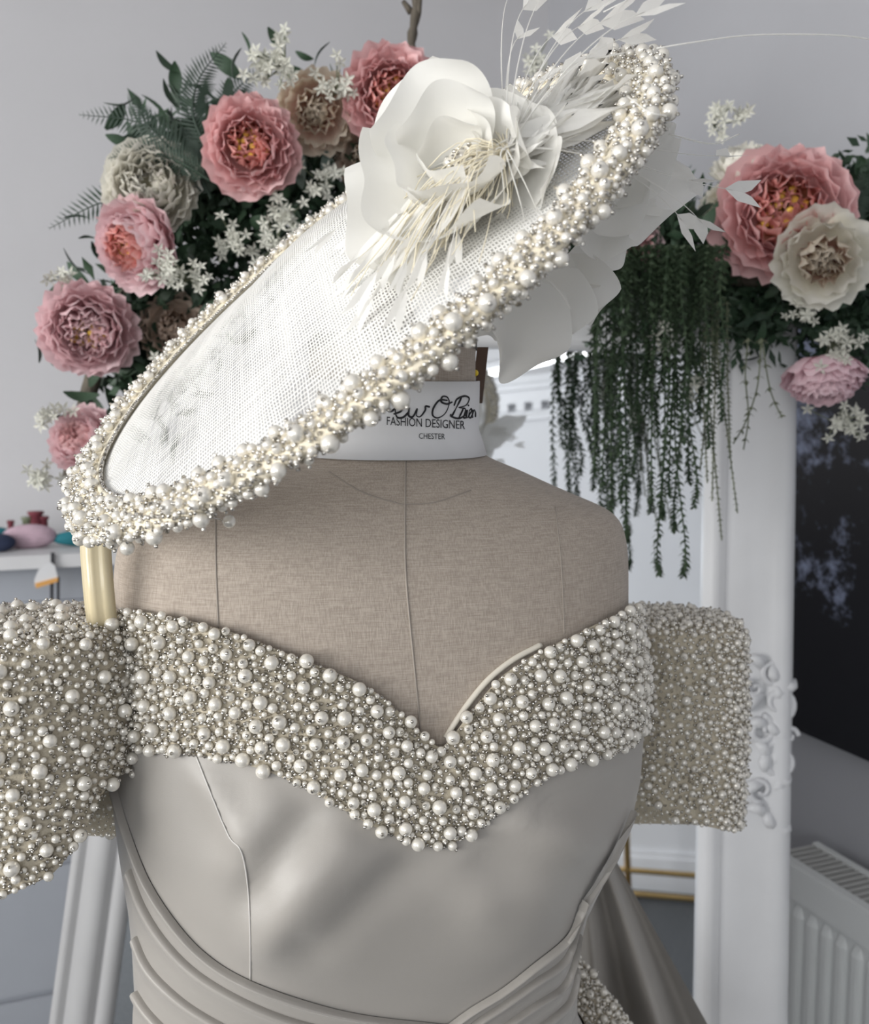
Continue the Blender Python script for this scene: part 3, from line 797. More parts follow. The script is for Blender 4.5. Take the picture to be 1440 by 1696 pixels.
surf_line([(920, 840), (930, 940), (935, 1050)], .0005, 'seam', 'side_front_seam', form, BODY, .0001)
# paper band round the neck
zl0, zl1 = zrow(629), zrow(748)
V = []; thl = np.linspace(0, 2 * PI, 97)
for z, dz in ((zl0, 0), (zl0, 1), ((zl0 * 2 + zl1) / 3, 1), ((zl0 + zl1 * 2) / 3, 1), (zl1, 1), (zl1, 0)):
    V += [Vector(p) for p in body(thl, z + .004 * np.sin(thl) * (-1), .0035 if dz else .002)]
lab = obj('neck_label', V, gridF(97, 6), 'paper', form)
lab['label'] = 'white paper band with black lettering round the neck'
LBV = BVHTree.FromPolygons(V, gridF(97, 6))
# lettering: handwriting strokes as pixel paths laid on the paper
script = [
 [(636, 664), (640, 678), (647, 682), (655, 676)],
 [(652, 686), (664, 681), (667, 672), (660, 671), (655, 680), (658, 691), (668, 691), (678, 681)],
 [(678, 675), (677, 688), (684, 690), (691, 677), (690, 688), (696, 690), (704, 680), (705, 673), (712, 674)],
 [(741, 663), (728, 663), (718, 676), (717, 688), (726, 692), (738, 684), (744, 668), (741, 658), (733, 657), (731, 665), (740, 669), (749, 666)],
 [(764, 659), (756, 675), (748, 690)], [(752, 672), (757, 661), (769, 656), (777, 660), (772, 671), (760, 675), (770, 677), (771, 686), (760, 693), (748, 690), (746, 686)],
]
script2 = [[(760, 692), (765, 682), (768, 676), (771, 679), (768, 691), (771, 692)], [(774, 679), (772, 691), (775, 691), (778, 684)], [(775, 671), (776, 672)], [(777, 686), (781, 681), (780, 677), (777, 682), (777, 691), (780, 691), (783, 685)], [(783, 679), (782, 692)], [(782, 686), (785, 679), (787, 682), (787, 691)]]
k = 0
for st_ in script + script2:
    S = spline([Vector((p[0], p[1], 0)) for p in st_], 8 * len(st_))
    P = []
    for q in S:
        h, nn = cast(LBV, q.x, q.y); P.append(h + nn * .0003)
    V, F = tube(P, [.00058 + .0002 * math.sin(3 * i / len(P) * PI) for i in range(len(P))], 5); obj('lettering', V, F, 'ink', lab)
def text_on(txt, x0, x1, y0, y1, bvh, parent, thick=0.0):
    cu_ = bpy.data.curves.new('t', 'FONT'); cu_.body = txt; cu_.resolution_u = 3
    to = bpy.data.objects.new('t', cu_); COL.objects.link(to)
    dg = bpy.context.evaluated_depsgraph_get(); me = to.evaluated_get(dg).to_mesh()
    co_ = np.array([v.co[:] for v in me.vertices]); fs = [tuple(p.vertices) for p in me.polygons]
    to.evaluated_get(dg).to_mesh_clear(); bpy.data.objects.remove(to); bpy.data.curves.remove(cu_)
    lo, hi = co_.min(0), co_.max(0); V = []
    for c in co_:
        u = (c[0] - lo[0]) / (hi[0] - lo[0]); v = (c[1] - lo[1]) / (hi[1] - lo[1])
        px = x0 + (x1 - x0) * u; py = y0 + (y1 - y0) * u - 13.0 * v if thick == 0 else y0 + (y1 - y0) * u - thick * v
        h, nn = cast(bvh, px, py); V.append(h + nn * .0004)
    return obj('lettering', V, fs, 'ink', parent, False)
text_on('FASHION DESIGNER', 641, 770, 704, 711, LBV, lab, 14)
text_on('CHESTER', 694, 737, 727, 728, LBV, lab, 9.5)
# yellow pin holding the band
def pin(px, py, bvh, label, lift=0.0):
    h, nn = cast(bvh, px, py); h = h + nn * lift; t = empty('dress_pin', h, label, 'pin')
    b = MB(); b.add([h + nn * .006 + Vector(v) * .0026 for v in ICO2V], [tuple(int(i) for i in f) for f in ICO2F]); b.make('pin_head', 'yellow_plastic', t, True)
    b = MB(); b.tube([h + nn * .005, h - nn * .004], .0004, 6); b.make('pin_shaft', 'steel', t, True)
pin(786, 622, LBV, 'yellow headed pin stuck in the paper neck band')
# brown leather strap hanging beside the neck
P0, P1 = at(800, 575, .735), at(790, 668, .735)
b = MB(); dv = (P1 - P0).normalized(); b.box((P0 + P1) / 2, .009, .003, (P1 - P0).length, Vector((1, 0, 0)), Vector((0, 1, 0)), dv); b.make('strap', 'brown_wood', form)
#@@GOWN
# ================================================================== the gown
gown = empty('beaded_gown', (BC[0], BC[1], 0.01), 'ivory satin gown with pearl beaded off-shoulder collar and sleeves', 'dress')
neckpx = np.array([(150, 1110), (300, 1130), (450, 1165), (600, 1245), (720, 1310), (800, 1250), (900, 1165), (1045, 1110), (1100, 1110)], float)
NB = 192; THB = np.linspace(0, 2 * PI, NB, endpoint=False)
zlow = zrow(1860)
V = []; NR = 60
topz = []
for th in THB:
    p = body(np.array([th]), zrow(1180))[0]; X, _ = projpx(p)
    py = np.interp(X, neckpx[:, 0], neckpx[:, 1]) if math.sin(th) > -.15 else 1110
    # height of that pixel row on the body at this bearing
    zz = zrow(py)
    for it in range(4):
        q = body(np.array([th]), zz)[0]; _, yy = projpx(q); zz += (yy - py) * q[1] / FPX if math.sin(th) > -.15 else 0
    topz.append(zz)
# soft drag folds running from the bust points and the V towards the side, in pixel terms
folds = [((470, 1270), (400, 1430), 26, .0030), ((545, 1310), (420, 1480), 24, -.0036), ((610, 1350), (440, 1560), 26, .0042), ((680, 1420), (520, 1560), 26, -.0040),
         ((640, 1400), (520, 1540), 20, .0030), ((840, 1340), (960, 1400), 26, .0040), ((800, 1430), (960, 1450), 34, -.0035), ((900, 1330), (1010, 1310), 24, -.0035),
         ((330, 1260), (400, 1380), 20, .0032), ((760, 1400), (800, 1500), 30, .003)]
def foldd(px, py):
    d = np.zeros_like(px)
    for (a, c, w_, am) in folds:
        a = np.array(a, float); c = np.array(c, float); ab = c - a; L2 = ab @ ab
        t = np.clip(((px - a[0]) * ab[0] + (py - a[1]) * ab[1]) / L2, 0, 1)
        dd = (px - a[0] - t * ab[0]) ** 2 + (py - a[1] - t * ab[1]) ** 2
        d += 1.5 * am * np.exp(-dd / (2 * w_ * w_)) 
    return d
COLBOT = [(215, 1232), (280, 1244), (330, 1246), (420, 1266), (500, 1300), (580, 1346), (640, 1376), (700, 1396), (736, 1396), (790, 1370), (850, 1320), (920, 1272), (980, 1252), (1025, 1236), (1058, 1205)]
for j in range(NR):
    t = j / (NR - 1)
    z = np.array(topz) * (1 - t) + zlow * t
    P = body(THB, z, .0055)
    X, Y = projpx(P); front = np.clip(np.sin(THB) * 2, 0, 1)
    d = foldd(X, Y) * front * np.clip((Y - np.interp(X, [p[0] for p in COLBOT], [p[1] for p in COLBOT]) - 4) / 45, 0, 1)
    cu, a_, bf, bb = bpar(z)
    nd = np.stack([np.cos(THB) / a_, np.sin(THB) / np.where(np.sin(THB) > 0, bf, bb)], 1); nd /= np.linalg.norm(nd, axis=1)[:, None]
    P = P + (EX * nd[:, :1] + FR * nd[:, 1:]) * d[:, None]
    V += [Vector(p) for p in P]
gF = gridF(NB, NR, True)
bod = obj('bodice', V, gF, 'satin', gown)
BOD = BVHTree.FromPolygons(V, gF)
# skirt to the floor
V = []; NS = 26
for j in range(NS):
    t = j / (NS - 1); z = zrow(1790) * (1 - t) + .03 * t
    base = body(THB, max(z, sol[-1, 0]), .008)
    fl = 1 + .55 * t ** 1.3 + .035 * t * np.sin(THB * 14)
    ctr = BC + np.array([0, 0, 0]); P = ctr + (base - ctr) * fl[:, None]; P[:, 2] = z
    P[:, 1] = np.minimum(P[:, 1], .97)
    V += [Vector(p) for p in P]
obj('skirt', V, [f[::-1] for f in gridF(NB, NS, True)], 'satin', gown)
# princess seams
surf_line([(325, 1252), (352, 1320), (380, 1385), (400, 1410), (411, 1470), (415, 1550), (415, 1622)], .00055, 'seam_satin', 'princess_seam', gown, BOD, .0003)
# pleated sash: each pleat runs from the left hip, under the waist, up to the right side
left = [[(196, 1305), (215, 1372), (250, 1460), (300, 1535), (350, 1585), (412, 1622), (500, 1655), (600, 1680), (740, 1697)],
        [(222, 1440), (245, 1500), (280, 1555), (330, 1605), (400, 1648), (480, 1682), (560, 1702), (740, 1735)],
        [(232, 1550), (250, 1592), (280, 1628), (330, 1668), (400, 1705), (500, 1738), (740, 1772)],
        [(233, 1640), (255, 1672), (290, 1705), (350, 1740), (500, 1780), (740, 1808)],
        [(228, 1705), (260, 1740), (350, 1785), (500, 1820), (740, 1845)]]
right = [[(1042, 1345), (1010, 1420), (975, 1475), (955, 1510), (935, 1552), (880, 1598), (830, 1637), (780, 1668), (740, 1697)],
         [(962, 1490), (950, 1530), (930, 1585), (880, 1622), (830, 1658), (780, 1692), (740, 1735)],
         [(952, 1540), (943, 1590), (925, 1630), (880, 1660), (830, 1695), (780, 1730), (740, 1772)],
         [(948, 1600), (938, 1650), (910, 1680), (860, 1715), (790, 1765), (740, 1808)],
         [(948, 1680), (930, 1715), (880, 1755), (800, 1810), (740, 1845)]]
def pleat(edge, nxt, name, lvl, n=70):
    E = spline([Vector((p[0], p[1], 0)) for p in edge], n); Nx = spline([Vector((p[0], p[1], 0)) for p in nxt], n)
    V = []; prof_ = [(-.03, .0008), (-.036, .0036), (-.02, .0060), (.03, .0070), (.12, .0062), (.32, .0034), (.55, .0034), (.8, .0030), (1.05, .0012)]
    for (t, o) in prof_:
        for i in range(n):
            q = E[i].lerp(Nx[i], max(t, -.035)); h, nn = cast(BOD, q.x, q.y, .71)
            V.append(h + nn * (o + lvl))
    return obj(name, V, gridF(n, len(prof_)), 'satin', sash)
sash = obj('sash_lining', [Vector(p) for z in np.linspace(zrow(1730), zrow(1840), 4) for p in body(THB, z, .0075)], [f[::-1] for f in gridF(NB, 4, True)], 'satin_lining', gown)
for i in range(4):
    pleat(left[i], left[i + 1], 'pleat', .0004 * i); pleat(right[i], right[i + 1], 'pleat', .0004 * i)

# beaded collar
top = [(186, 1030), (205, 1008), (300, 1022), (400, 1050), (500, 1090), (580, 1122), (630, 1152), (680, 1197), (722, 1234), (745, 1217), (775, 1178), (822, 1122), (880, 1082), (950, 1047), (1010, 1017), (1046, 1003), (1062, 1015)]
bot = [(192, 1222), (215, 1232), (280, 1244), (330, 1246), (420, 1266), (500, 1300), (580, 1346), (640, 1376), (700, 1396), (736, 1396), (790, 1370), (850, 1320), (920, 1272), (980, 1252), (1025, 1236), (1058, 1205), (1068, 1190)]
nC, nR = 110, 9
Tt = spline([Vector((p[0], p[1], 0)) for p in top], nC); Bt = spline([Vector((p[0], p[1], 0)) for p in bot], nC)
cV = []
for j in range(nR):
    t = j / (nR - 1)
    for i in range(nC):
        q = Tt[i].lerp(Bt[i], t); h, nn = cast(BODY, q.x, q.y, .73)
        cV.append(h + nn * (.004 + .0075 * math.sin(PI * (t * .84 + .08))))
cF = [f[::-1] for f in gridF(nC, nR)]
collar = obj('beaded_collar', cV, cF, 'cream_net', gown)
collar['label'] = 'V-shaped collar band crusted with pearls and silver seed beads'
# plain band across the back
V = []; tb_ = np.linspace(PI * 1.02, 2 * PI * .99, 50)
for py in (1015, 1020, 1100, 1190, 1200):
    V += [Vector(p) for p in body(tb_, zrow(py), .004 if py in (1015, 1200) else .011)]
obj('back_band', V, [f[::-1] for f in gridF(50, 5)], 'satin_lining', gown)
surf_line([(895, 1068), (850, 1092), (812, 1122), (783, 1155), (758, 1190), (738, 1222)], .0022, 'satin_lining', 'neckline_binding', gown, BODY, .001, nseg=8)

def sleeve(name, c, a, b, ztop_, botpx_front, bot_back, ps, label):
    n = 72; V = []; th = np.linspace(0, 2 * PI, n, endpoint=False)
    cx, cy = np.cos(th), np.sin(th)
    zb_ = []
    for i in range(n):
        x, y = c[0] + a * cx[i], c[1] - b * cy[i]
        X = 720 + FPX * x / y
        fpy = np.interp(X, [p[0] for p in botpx_front], [p[1] for p in botpx_front])
        wf_ = 1 / (1 + math.exp(-cy[i] * 7))
        zf = at(X, fpy, y).z; zk = at(X, bot_back, y).z
        zb_.append(zf * wf_ + zk * (1 - wf_))
    zb_ = np.array(zb_)
    secs = [(0.001, -.05), (0.3, -.04), (0.55, 0), (.72, .0), (.86, .10), (.95, .30), (1.0, .7)]
    capd = .016
    for (k, q) in secs: V += [Vector((c[0] + a * k * cx[i], c[1] - b * k * cy[i], ztop_ - capd * q)) for i in range(n)]
    for t in np.linspace(0, 1, 14):
        k = 1 + .035 * math.sin(PI * t)
        for i in range(n):
            rip = 1 + .012 * math.sin(5 * th[i] + 3 * t)
            V.append(Vector((c[0] + a * k * rip * cx[i] + ps[0] * t, c[1] - b * k * rip * cy[i] + ps[1] * t, (ztop_ - capd) * (1 - t) + zb_[i] * t)))
    F = gridF(n, len(secs) + 14, True)
    o = obj(name, V, F, 'cream_net', gown); o['label'] = label
    return o, V, F
slL, lV, lF = sleeve('beaded_sleeve', (-.285, .615), .079, .072, at(100, 1022, .63).z, [(-300, 1600), (0, 1474), (60, 1448), (105, 1395), (150, 1312), (216, 1240)], 1385, (0, 0), 'pearl beaded sleeve with larger pearls on the form\'s right arm')
slR, rV, rF = sleeve('beaded_sleeve', (.219, .835), .0680, .062, at(1150, 1022, .835).z, [(1000, 1240), (1055, 1240), (1076, 1330), (1120, 1356), (1210, 1374), (1300, 1372)], 1365, (.003, 0), 'pearl beaded sleeve with smaller pearls on the form\'s left arm')
# added beaded sheet standing in for the right sleeve's mirror reflection
hV = []
for j in range(12):
    t = j / 11
    for i in range(10):
        s = i / 9
        px = 925 + s * (18 + 165 * t ** .9); py = 1545 + 235 * t + 26 * s * (1 - t)
        hV.append(at(px, py, .80 + .05 * s + .012 * math.sin(3 * s + 4 * t)))
hF = gridF(10, 12)
hip = obj('beaded_reflection', hV, hF, 'cream_net', gown); hip['label'] = 'beaded sheet behind the waist standing for the sleeve reflected in the mirror'
# added satin sheet standing in for cloth reflected in the mirror
tV = []
for j in range(26):
    t = j / 25
    for i in range(40):
        s = i / 39
        px = 925 + s * (80 + 235 * t) + 10; py = 1395 + 420 * t + 20 * s
        Yd = .93 + .03 * math.sin(s * 15 + 2 * t) * (.35 + t) + .03 * s
        tV.append(at(px, py, Yd))
obj('satin_reflection', tV, gridF(40, 26), 'satin', gown)

TI = [(.0045, .0138, 1.0, 3000), (.0032, .0094, .98, 5000), (.0021, .0046, .96, 14000), (.00115, .0023, .84, 26000)]
TIR = [(.0039, .0170, 1.0, 1200), (.0029, .0088, .98, 5000), (.0019, .0050, .96, 12000), (.00115, .0029, .88, 12000)]
TIL = [(.0046, .0190, 1.0, 1600), (.0030, .0115, .98, 4000), (.0020, .0048, .94, 14000), (.00115, .0024, .85, 18000)]
sets = []
P_, N_, R_, T_ = scatter(cV, cF, TI); 
def outward(P_, N_, c):
    d = P_ - np.array(c); d[:, 2] = 0; s = np.sign((d * N_).sum(1)); s[s == 0] = 1; return N_ * s[:, None]
N_ = outward(P_, N_, (BC[0], BC[1], 0)); sets.append((collar, P_, N_, R_, T_, 3))
P_, N_, R_, T_ = scatter(lV, lF, TIL); up_ = np.abs(N_[:, 2]) > .9; N1 = outward(P_, N_, (-.285, .615, 0)); N1[up_] = np.abs(N1[up_]); sets.append((slL, P_, N1, R_, T_, 3))
P_, N_, R_, T_ = scatter(rV, rF, TIR); up_ = np.abs(N_[:, 2]) > .9; N1 = outward(P_, N_, (.219, .835, 0)); N1[up_] = np.abs(N1[up_]); sets.append((slR, P_, N1, R_, T_, 3))
P_, N_, R_, T_ = scatter(hV, hF, [(.0042, .015, 1, 500), (.0029, .009, 1, 1200), (.0019, .0042, .95, 4000), (.00115, .0022, .8, 5000)])
N_ = np.where(((np.array(CAM) - P_) * N_).sum(1)[:, None] < 0, -N_, N_); sets.append((hip, P_, N_, R_, T_, 3))
bead_up(gown, sets, 300)
h, nn = cast(BVHTree.FromPolygons(cV, cF), 267, 1008); 
pin(267, 1010, BVHTree.FromPolygons(cV, cF), 'yellow headed pin stuck in the top edge of the beaded collar', .004)
# glossy cream strap standing above the sleeve
V = []
sp_ = [at(157, 870, .60), at(160, 930, .60), at(166, 1000, .60), at(172, 1050, .61)]; sp_ = spline(sp_, 16)
hw = .0098
for i, p in enumerate(sp_):
    for q in np.linspace(-1, 1, 9): V.append(p + Vector((hw * q * 1.0, -.006 * (1 - q * q) + .0015 * math.sin(6 * q), 0)))
b_ = obj('satin_strap', V, gridF(9, 16), 'ribbon_cream', gown); b_['label'] = 'glossy cream strap'
b_.modifiers.new('s', 'SOLIDIFY').thickness = .0012
#@@HAT
# ================================================================== the hat
HR = .232
HC = Vector((-.0648, .6465, 1.6016)); HN = Vector((-.5621, -.3906, .7290)).normalized()
E1 = (Vector((1, 0, 0)) - HN * HN.x).normalized(); E2 = HN.cross(E1)
if E2.y < 0: E2 = -E2
def hp(a, r, h=0): return HC + E1 * (r * math.cos(a)) + E2 * (r * math.sin(a)) + HN * h
hat = empty('hat', HC, 'wide ivory straw saucer hat with pearl beaded rim, silk flowers and feathers', 'hat')
RW, RHh = .0140, .0062
DC = E1 * .015 + E2 * .012
def dome(x, y):
    d = math.hypot(x - .015, y - .012)
    q = math.hypot(x, y) / (HR - RW * .4)
    return .040 * max(0, 1 - q * q) ** .9 * (0.55 + .45 * math.exp(-(d / .11) ** 2)) - .003
V, UV = [], []; nA, nRr = 128, 30
for j in range(nRr):
    r = (HR - RW * .85) * max(j / (nRr - 1), 1e-4)
    for i in range(nA):
        a = 2 * PI * i / nA; x, y = r * math.cos(a), r * math.sin(a)
        V.append(HC + E1 * x + E2 * y + HN * dome(x, y)); UV.append((x * .97 + y * .12, -x * .12 + y * .48))
cr_F = gridF(nA, nRr, True)
crown = obj('crown', V, cr_F, 'sinamay', hat, uv=UV); crown['label'] = 'open-weave ivory straw crown'
CRN = BVHTree.FromPolygons(V, cr_F)
# lining layer just below
V2 = [v - HN * .004 for v in V]
# padded rim
rV_, nr, ns = [], 160, 18
for i in range(nr):
    a = 2 * PI * i / nr
    for j in range(ns):
        t = 2 * PI * j / ns
        rV_.append(hp(a, HR + RW * math.cos(t), RHh * math.sin(t)))
rF_ = []
for i in range(nr):
    for j in range(ns):
        rF_.append((i * ns + j, ((i + 1) % nr) * ns + j, ((i + 1) % nr) * ns + (j + 1) % ns, i * ns + (j + 1) % ns))
rim = obj('rim', rV_, rF_, 'cream_felt', hat); rim['label'] = 'cream padded rim sewn with pearls and silver beads'
def rimn(P):
    d = P - np.array(HC); n_ = np.array(HN); hgt = d @ n_; rad_ = d - hgt[:, None] * n_; rr_ = np.linalg.norm(rad_, axis=1)[:, None]
    ru = rad_ / rr_; N_ = ru * ((rr_ - HR) / RW ** 2 * RW) + n_ * (hgt / RHh ** 2 * RHh)[:, None]
    return N_ / np.linalg.norm(N_, axis=1)[:, None]
def wrim(c, nn):
    n_ = rimn(c); hh = n_ @ np.array(HN)
    rad_ = (c - np.array(HC)); rad_ = rad_ - (rad_ @ np.array(HN))[:, None] * np.array(HN); rr_ = np.linalg.norm(rad_, axis=1) - HR
    return np.where(rr_ < -RW * .66, 0.0, 1.0) * np.where(hh < -.75, .06, np.where((hh > .80) & (rr_ > -.006) & (rr_ < .004), .22, 1.0))
P_, N_, R_, T_ = scatter(rV_, rF_, [(.0043, .0150, 1, 2600), (.0027, .0085, 1, 4000), (.0017, .0046, .98, 9000), (.00105, .0024, .85, 14000)], wrim)
N_ = rimn(P_)
bead_up(hat, [(rim, P_, N_, R_, T_, 3)], 300, .75)
# silver chain along the inner edge
na = 560; aa = np.linspace(0, 2 * PI, na, endpoint=False)
cp_ = np.array([hp(a, HR - RW * 1.22, .0030)[:] for a in aa])
bake('silver_chain', SBV, SBF, cp_, np.full(na, .00125), rand_rots(na), 'silver', hat)
b = MB(); b.tube([hp(a, HR - RW * 1.02, .0022) for a in np.linspace(0, 2 * PI, 129)], .0022, 6, False); b.make('inner_piping', 'cream_felt', hat, True)
# drop pearls under the rim
for (px, py, r) in ((211, 908, .0042), (380, 864, .0040)):
    h, nn = cast(BVHTree.FromPolygons(rV_, rF_), px, py - 26, .55)
    P = at(px, py, h.y + .006)
    d_ = obj('drop_pearl', [P + Vector(v) * r for v in ICO2V], [tuple(int(i) for i in f) for f in ICO2F], 'pearl', hat)
    V, F = tube([h, (h + P) / 2, P], .0004, 5); obj('thread', V, F, 'silver', d_)

def petal_mesh(base, tip, nrm, width, cup=.3, ruf=.1, seed=0, nu=23, nv=16, shape=.6, point=0.0):
    """a petal sheet from base to tip, facing nrm"""
    R_ = random.Random(seed); base = Vector(base); tip = Vector(tip)
    Ld = tip - base; L_ = Ld.length; y = Ld.normalized(); z = (Vector(nrm) - y * Vector(nrm).dot(y)).normalized(); x = y.cross(z)
    ph = [R_.uniform(0, 6.3) for _ in range(6)]; V = []; UV = []
    for j in range(nv):
        t = j / (nv - 1)
        wd = width * (math.sin(PI * min(1, t * shape + .10)) ** .75) * (1 - point * max(0, t - .55) / .45)
        for i in range(nu):
            s = 2 * i / (nu - 1) - 1
            edge = (t ** 2) * 1.0 + abs(s) ** 3 * .5 * t
            dz = cup * L_ * (.55 * s * s * (.4 + t) - .35 * math.sin(PI * t)) + ruf * L_ * edge * (math.sin(2.3 * s + ph[0]) + .55 * math.sin(4.6 * s + ph[1] + 3 * t) + .5 * math.sin(5 * t + ph[2]))
            dy = -(.16 * L_) * (s * s) * t ** 2 + ruf * 1.1 * L_ * t ** 3 * math.sin(3.4 * s + ph[3])
            V.append(base + x * (s * wd / 2) + y * (t * L_ + dy) + z * dz); UV.append(((s + 1) / 2, t))
    return V, gridF(nu, nv), UV
def toward(P): return (CAM - P).normalized()
fc, fn = cast(CRN, 806, 340)
FA = (HN * .55 + toward(fc) * .75 + Vector((-.15, 0, .15))).normalized()
fc = fc + HN * .018
fx = (Vector((1, 0, 0)) - FA * FA.x).normalized(); fy = FA.cross(fx)
if fy.z < 0: fy = -fy
flower = empty('x', fc - HC); flower.name = 'silk_flower'; flower.parent = hat
flower['label'] = 'large ruffled ivory silk flower'
k = 0
for (n, L_, wd, tilt, off, cup, ruf, ph) in ((6, .074, .088, 76, -.010, .20, .060, .2), (5, .060, .072, 56, -.004, .28, .065, .6), (4, .044, .054, 38, 0, .34, .065, .1), (3, .030, .038, 22, .002, .38, .06, .9)):
    for i in range(n):
        a = 2 * PI * (i + ph) / n; rd_ = fx * math.cos(a) + fy * math.sin(a); t = math.radians(tilt)
        if math.cos(a) > .25: sc_ = .62
        else: sc_ = random.uniform(.93, 1.05)
        dirv = rd_ * math.sin(t) + FA * math.cos(t); bs = fc + rd_ * .006 + FA * off
        V, F, UV = petal_mesh(bs, bs + dirv * L_ * sc_, FA * math.sin(t) - rd_ * math.cos(t), wd, cup, ruf, k); k += 1
        obj('petal', V, F, 'silk', flower, uv=UV)
cen = []
for i in range(26):
    a = i * 2.4; r = .0022 * math.sqrt(i); cen.append((fc + FA * (.012 + .004 * math.cos(r * 200)) + fx * r * math.cos(a) + fy * r * math.sin(a))[:])
cen = np.array(cen)
bake('stamen_pearls', ICO2V, ICO2F, cen, np.where(np.arange(26) % 3 == 0, .0034, .0022), None, 'pearl', flower)
cb = cen + np.array(FA) * .003 + rng.normal(size=cen.shape) * .0015
bake('stamen_beads', SBV, SBF, cb, np.full(26, .0012), rand_rots(26), 'silver', flower)

# second flower tucked under the brim on the right
f2 = at(955, 395, .60); flower2 = empty('x', f2 - HC); flower2.name = 'silk_flower'; flower2.parent = hat
flower2['label'] = 'pale silk flower under the brim'
for i, (px, py, Yt, wd, bx, by, Yb) in enumerate(((838, 622, .585, .062, 905, 470, .58), (905, 568, .60, .060, 930, 440, .60), (968, 532, .61, .055, 960, 420, .61), (1012, 455, .62, .058, 960, 400, .61),
        (1038, 372, .60, .040, 960, 385, .59), (1090, 338, .63, .050, 980, 360, .61), (1120, 214, .60, .046, 1000, 330, .60), (1165, 300, .66, .046, 1010, 310, .63),
        (1060, 290, .58, .05, 970, 370, .58), (790, 560, .60, .05, 880, 470, .60))):
    tp_ = at(px, py, Yt + (i % 3) * .012); bs = at(bx, by, Yb)
    V, F, UV = petal_mesh(bs, tp_, toward(bs) + Vector((random.uniform(-.5, .5), 0, random.uniform(-.3, .3))), wd, .20, .085, 50 + i, point=.40, shape=.72)
    obj('petal', V, F, 'silk_under', flower2, uv=UV)

# feathers: thin stripped quills ending in a cut arrow of vane
def feather(P0, P1, P2, P3, wd, ln, seed, par=None, quill=.00032):
    Q = [((1 - t) ** 3) * P0 + 3 * (1 - t) ** 2 * t * P1 + 3 * (1 - t) * t * t * P2 + t ** 3 * P3 for t in [i / 13 for i in range(14)]]
    m = MB(); m.tube(Q, [quill * (1.5 - i / 14) for i in range(14)], 5)
    fo = m.make('feather', 'feather', hat, True)
    R_ = random.Random(seed)
    d_ = (Q[-1] - Q[-3]).normalized(); f_ = toward(Q[-1]) + Vector((R_.uniform(-.7, .7), R_.uniform(-.3, .3), R_.uniform(-.7, .7)))
    s_ = d_.cross(f_).normalized(); n_ = s_.cross(d_)
    o_ = Q[-1] - d_ * ln * .25
    pts = [(0, 0, 0), (-.32, .30, .10), (-.5, .95, .16), (-.12, .78, .02), (0, .62, -.04), (.1, .80, .02), (.46, 1.05, .16), (.36, .35, .10), (0, .32, -.02)]
    V = [o_ + s_ * (x * wd) + d_ * (y * ln) + n_ * (z * wd) for (x, y, z) in pts]
    F = [(0, 8, 1), (1, 8, 4), (1, 4, 3), (1, 3, 2), (0, 7, 8), (7, 4, 8), (7, 5, 4), (7, 6, 5)]
    v = obj('vane', V, F, 'feather', fo, False)
    return fo
hub, _ = cast(CRN, 882, 318); hub = hub + HN * .026
def onhat(px, py, up):
    h, n_ = cast(CRN, px, py, .6); return h + HN * up
tipsA = [(578, 432), (612, 425), (642, 398), (622, 522), (648, 512), (678, 478), (702, 492), (664, 455), (722, 440), (690, 420), (732, 476), (655, 365), (755, 470), (700, 350), (640, 440), (718, 395), (770, 420), (600, 470), (748, 400), (684, 520)]
sd = 0
for (px, py) in tipsA:
    P3 = onhat(px, py, random.uniform(.006, .020)); L_ = P3 - hub; P0 = hub + Vector((random.uniform(-.006, .006), 0, random.uniform(-.006, .006)))
    feather(P0, hub + L_ * .3 + HN * .014, hub + L_ * .7 + HN * .010, P3, random.uniform(.006, .011), random.uniform(.018, .030), sd); sd += 1
tipsB = [(872, 8, .56), (905, -12, .56), (925, 55, .57), (938, 118, .57), (968, 40, .55), (985, 95, .55), (1040, 62, .53), (1068, 20, .52), (900, 130, .60), (862, 60, .60), (1010, 30, .54), (890, 200, .58), (955, 160, .56), (980, 12, .56), (845, -10, .60), (1000, 160, .54)]
for (px, py, Y) in tipsB:
    P3 = at(px, py, Y); L_ = P3 - hub
    feather(hub.copy(), hub + L_ * .35 + HN * .01, hub + L_ * .75 + HN * .012, P3, random.uniform(.012, .020), random.uniform(.026, .040), sd); sd += 1
tipsC = [(1195, 258, .56, 1090, 262), (1215, 315, .57, 1060, 290), (1130, 365, .53, 1085, 300), (1162, 368, .53, 1110, 305), (1150, 300, .58, 1060, 280), (905, 395, .50, 890, 330), (828, 360, .50, 850, 320), (800, 340, .52, 830, 300), (872, 420, .50, 880, 350)]
for (px, py, Y, mx_, my_) in tipsC:
    P3 = at(px, py, Y); M = at(mx_, my_, Y - .03)
    feather(hub.copy(), hub.lerp(M, .6) + HN * .02, M, P3, random.uniform(.013, .019), random.uniform(.018, .028), sd); sd += 1
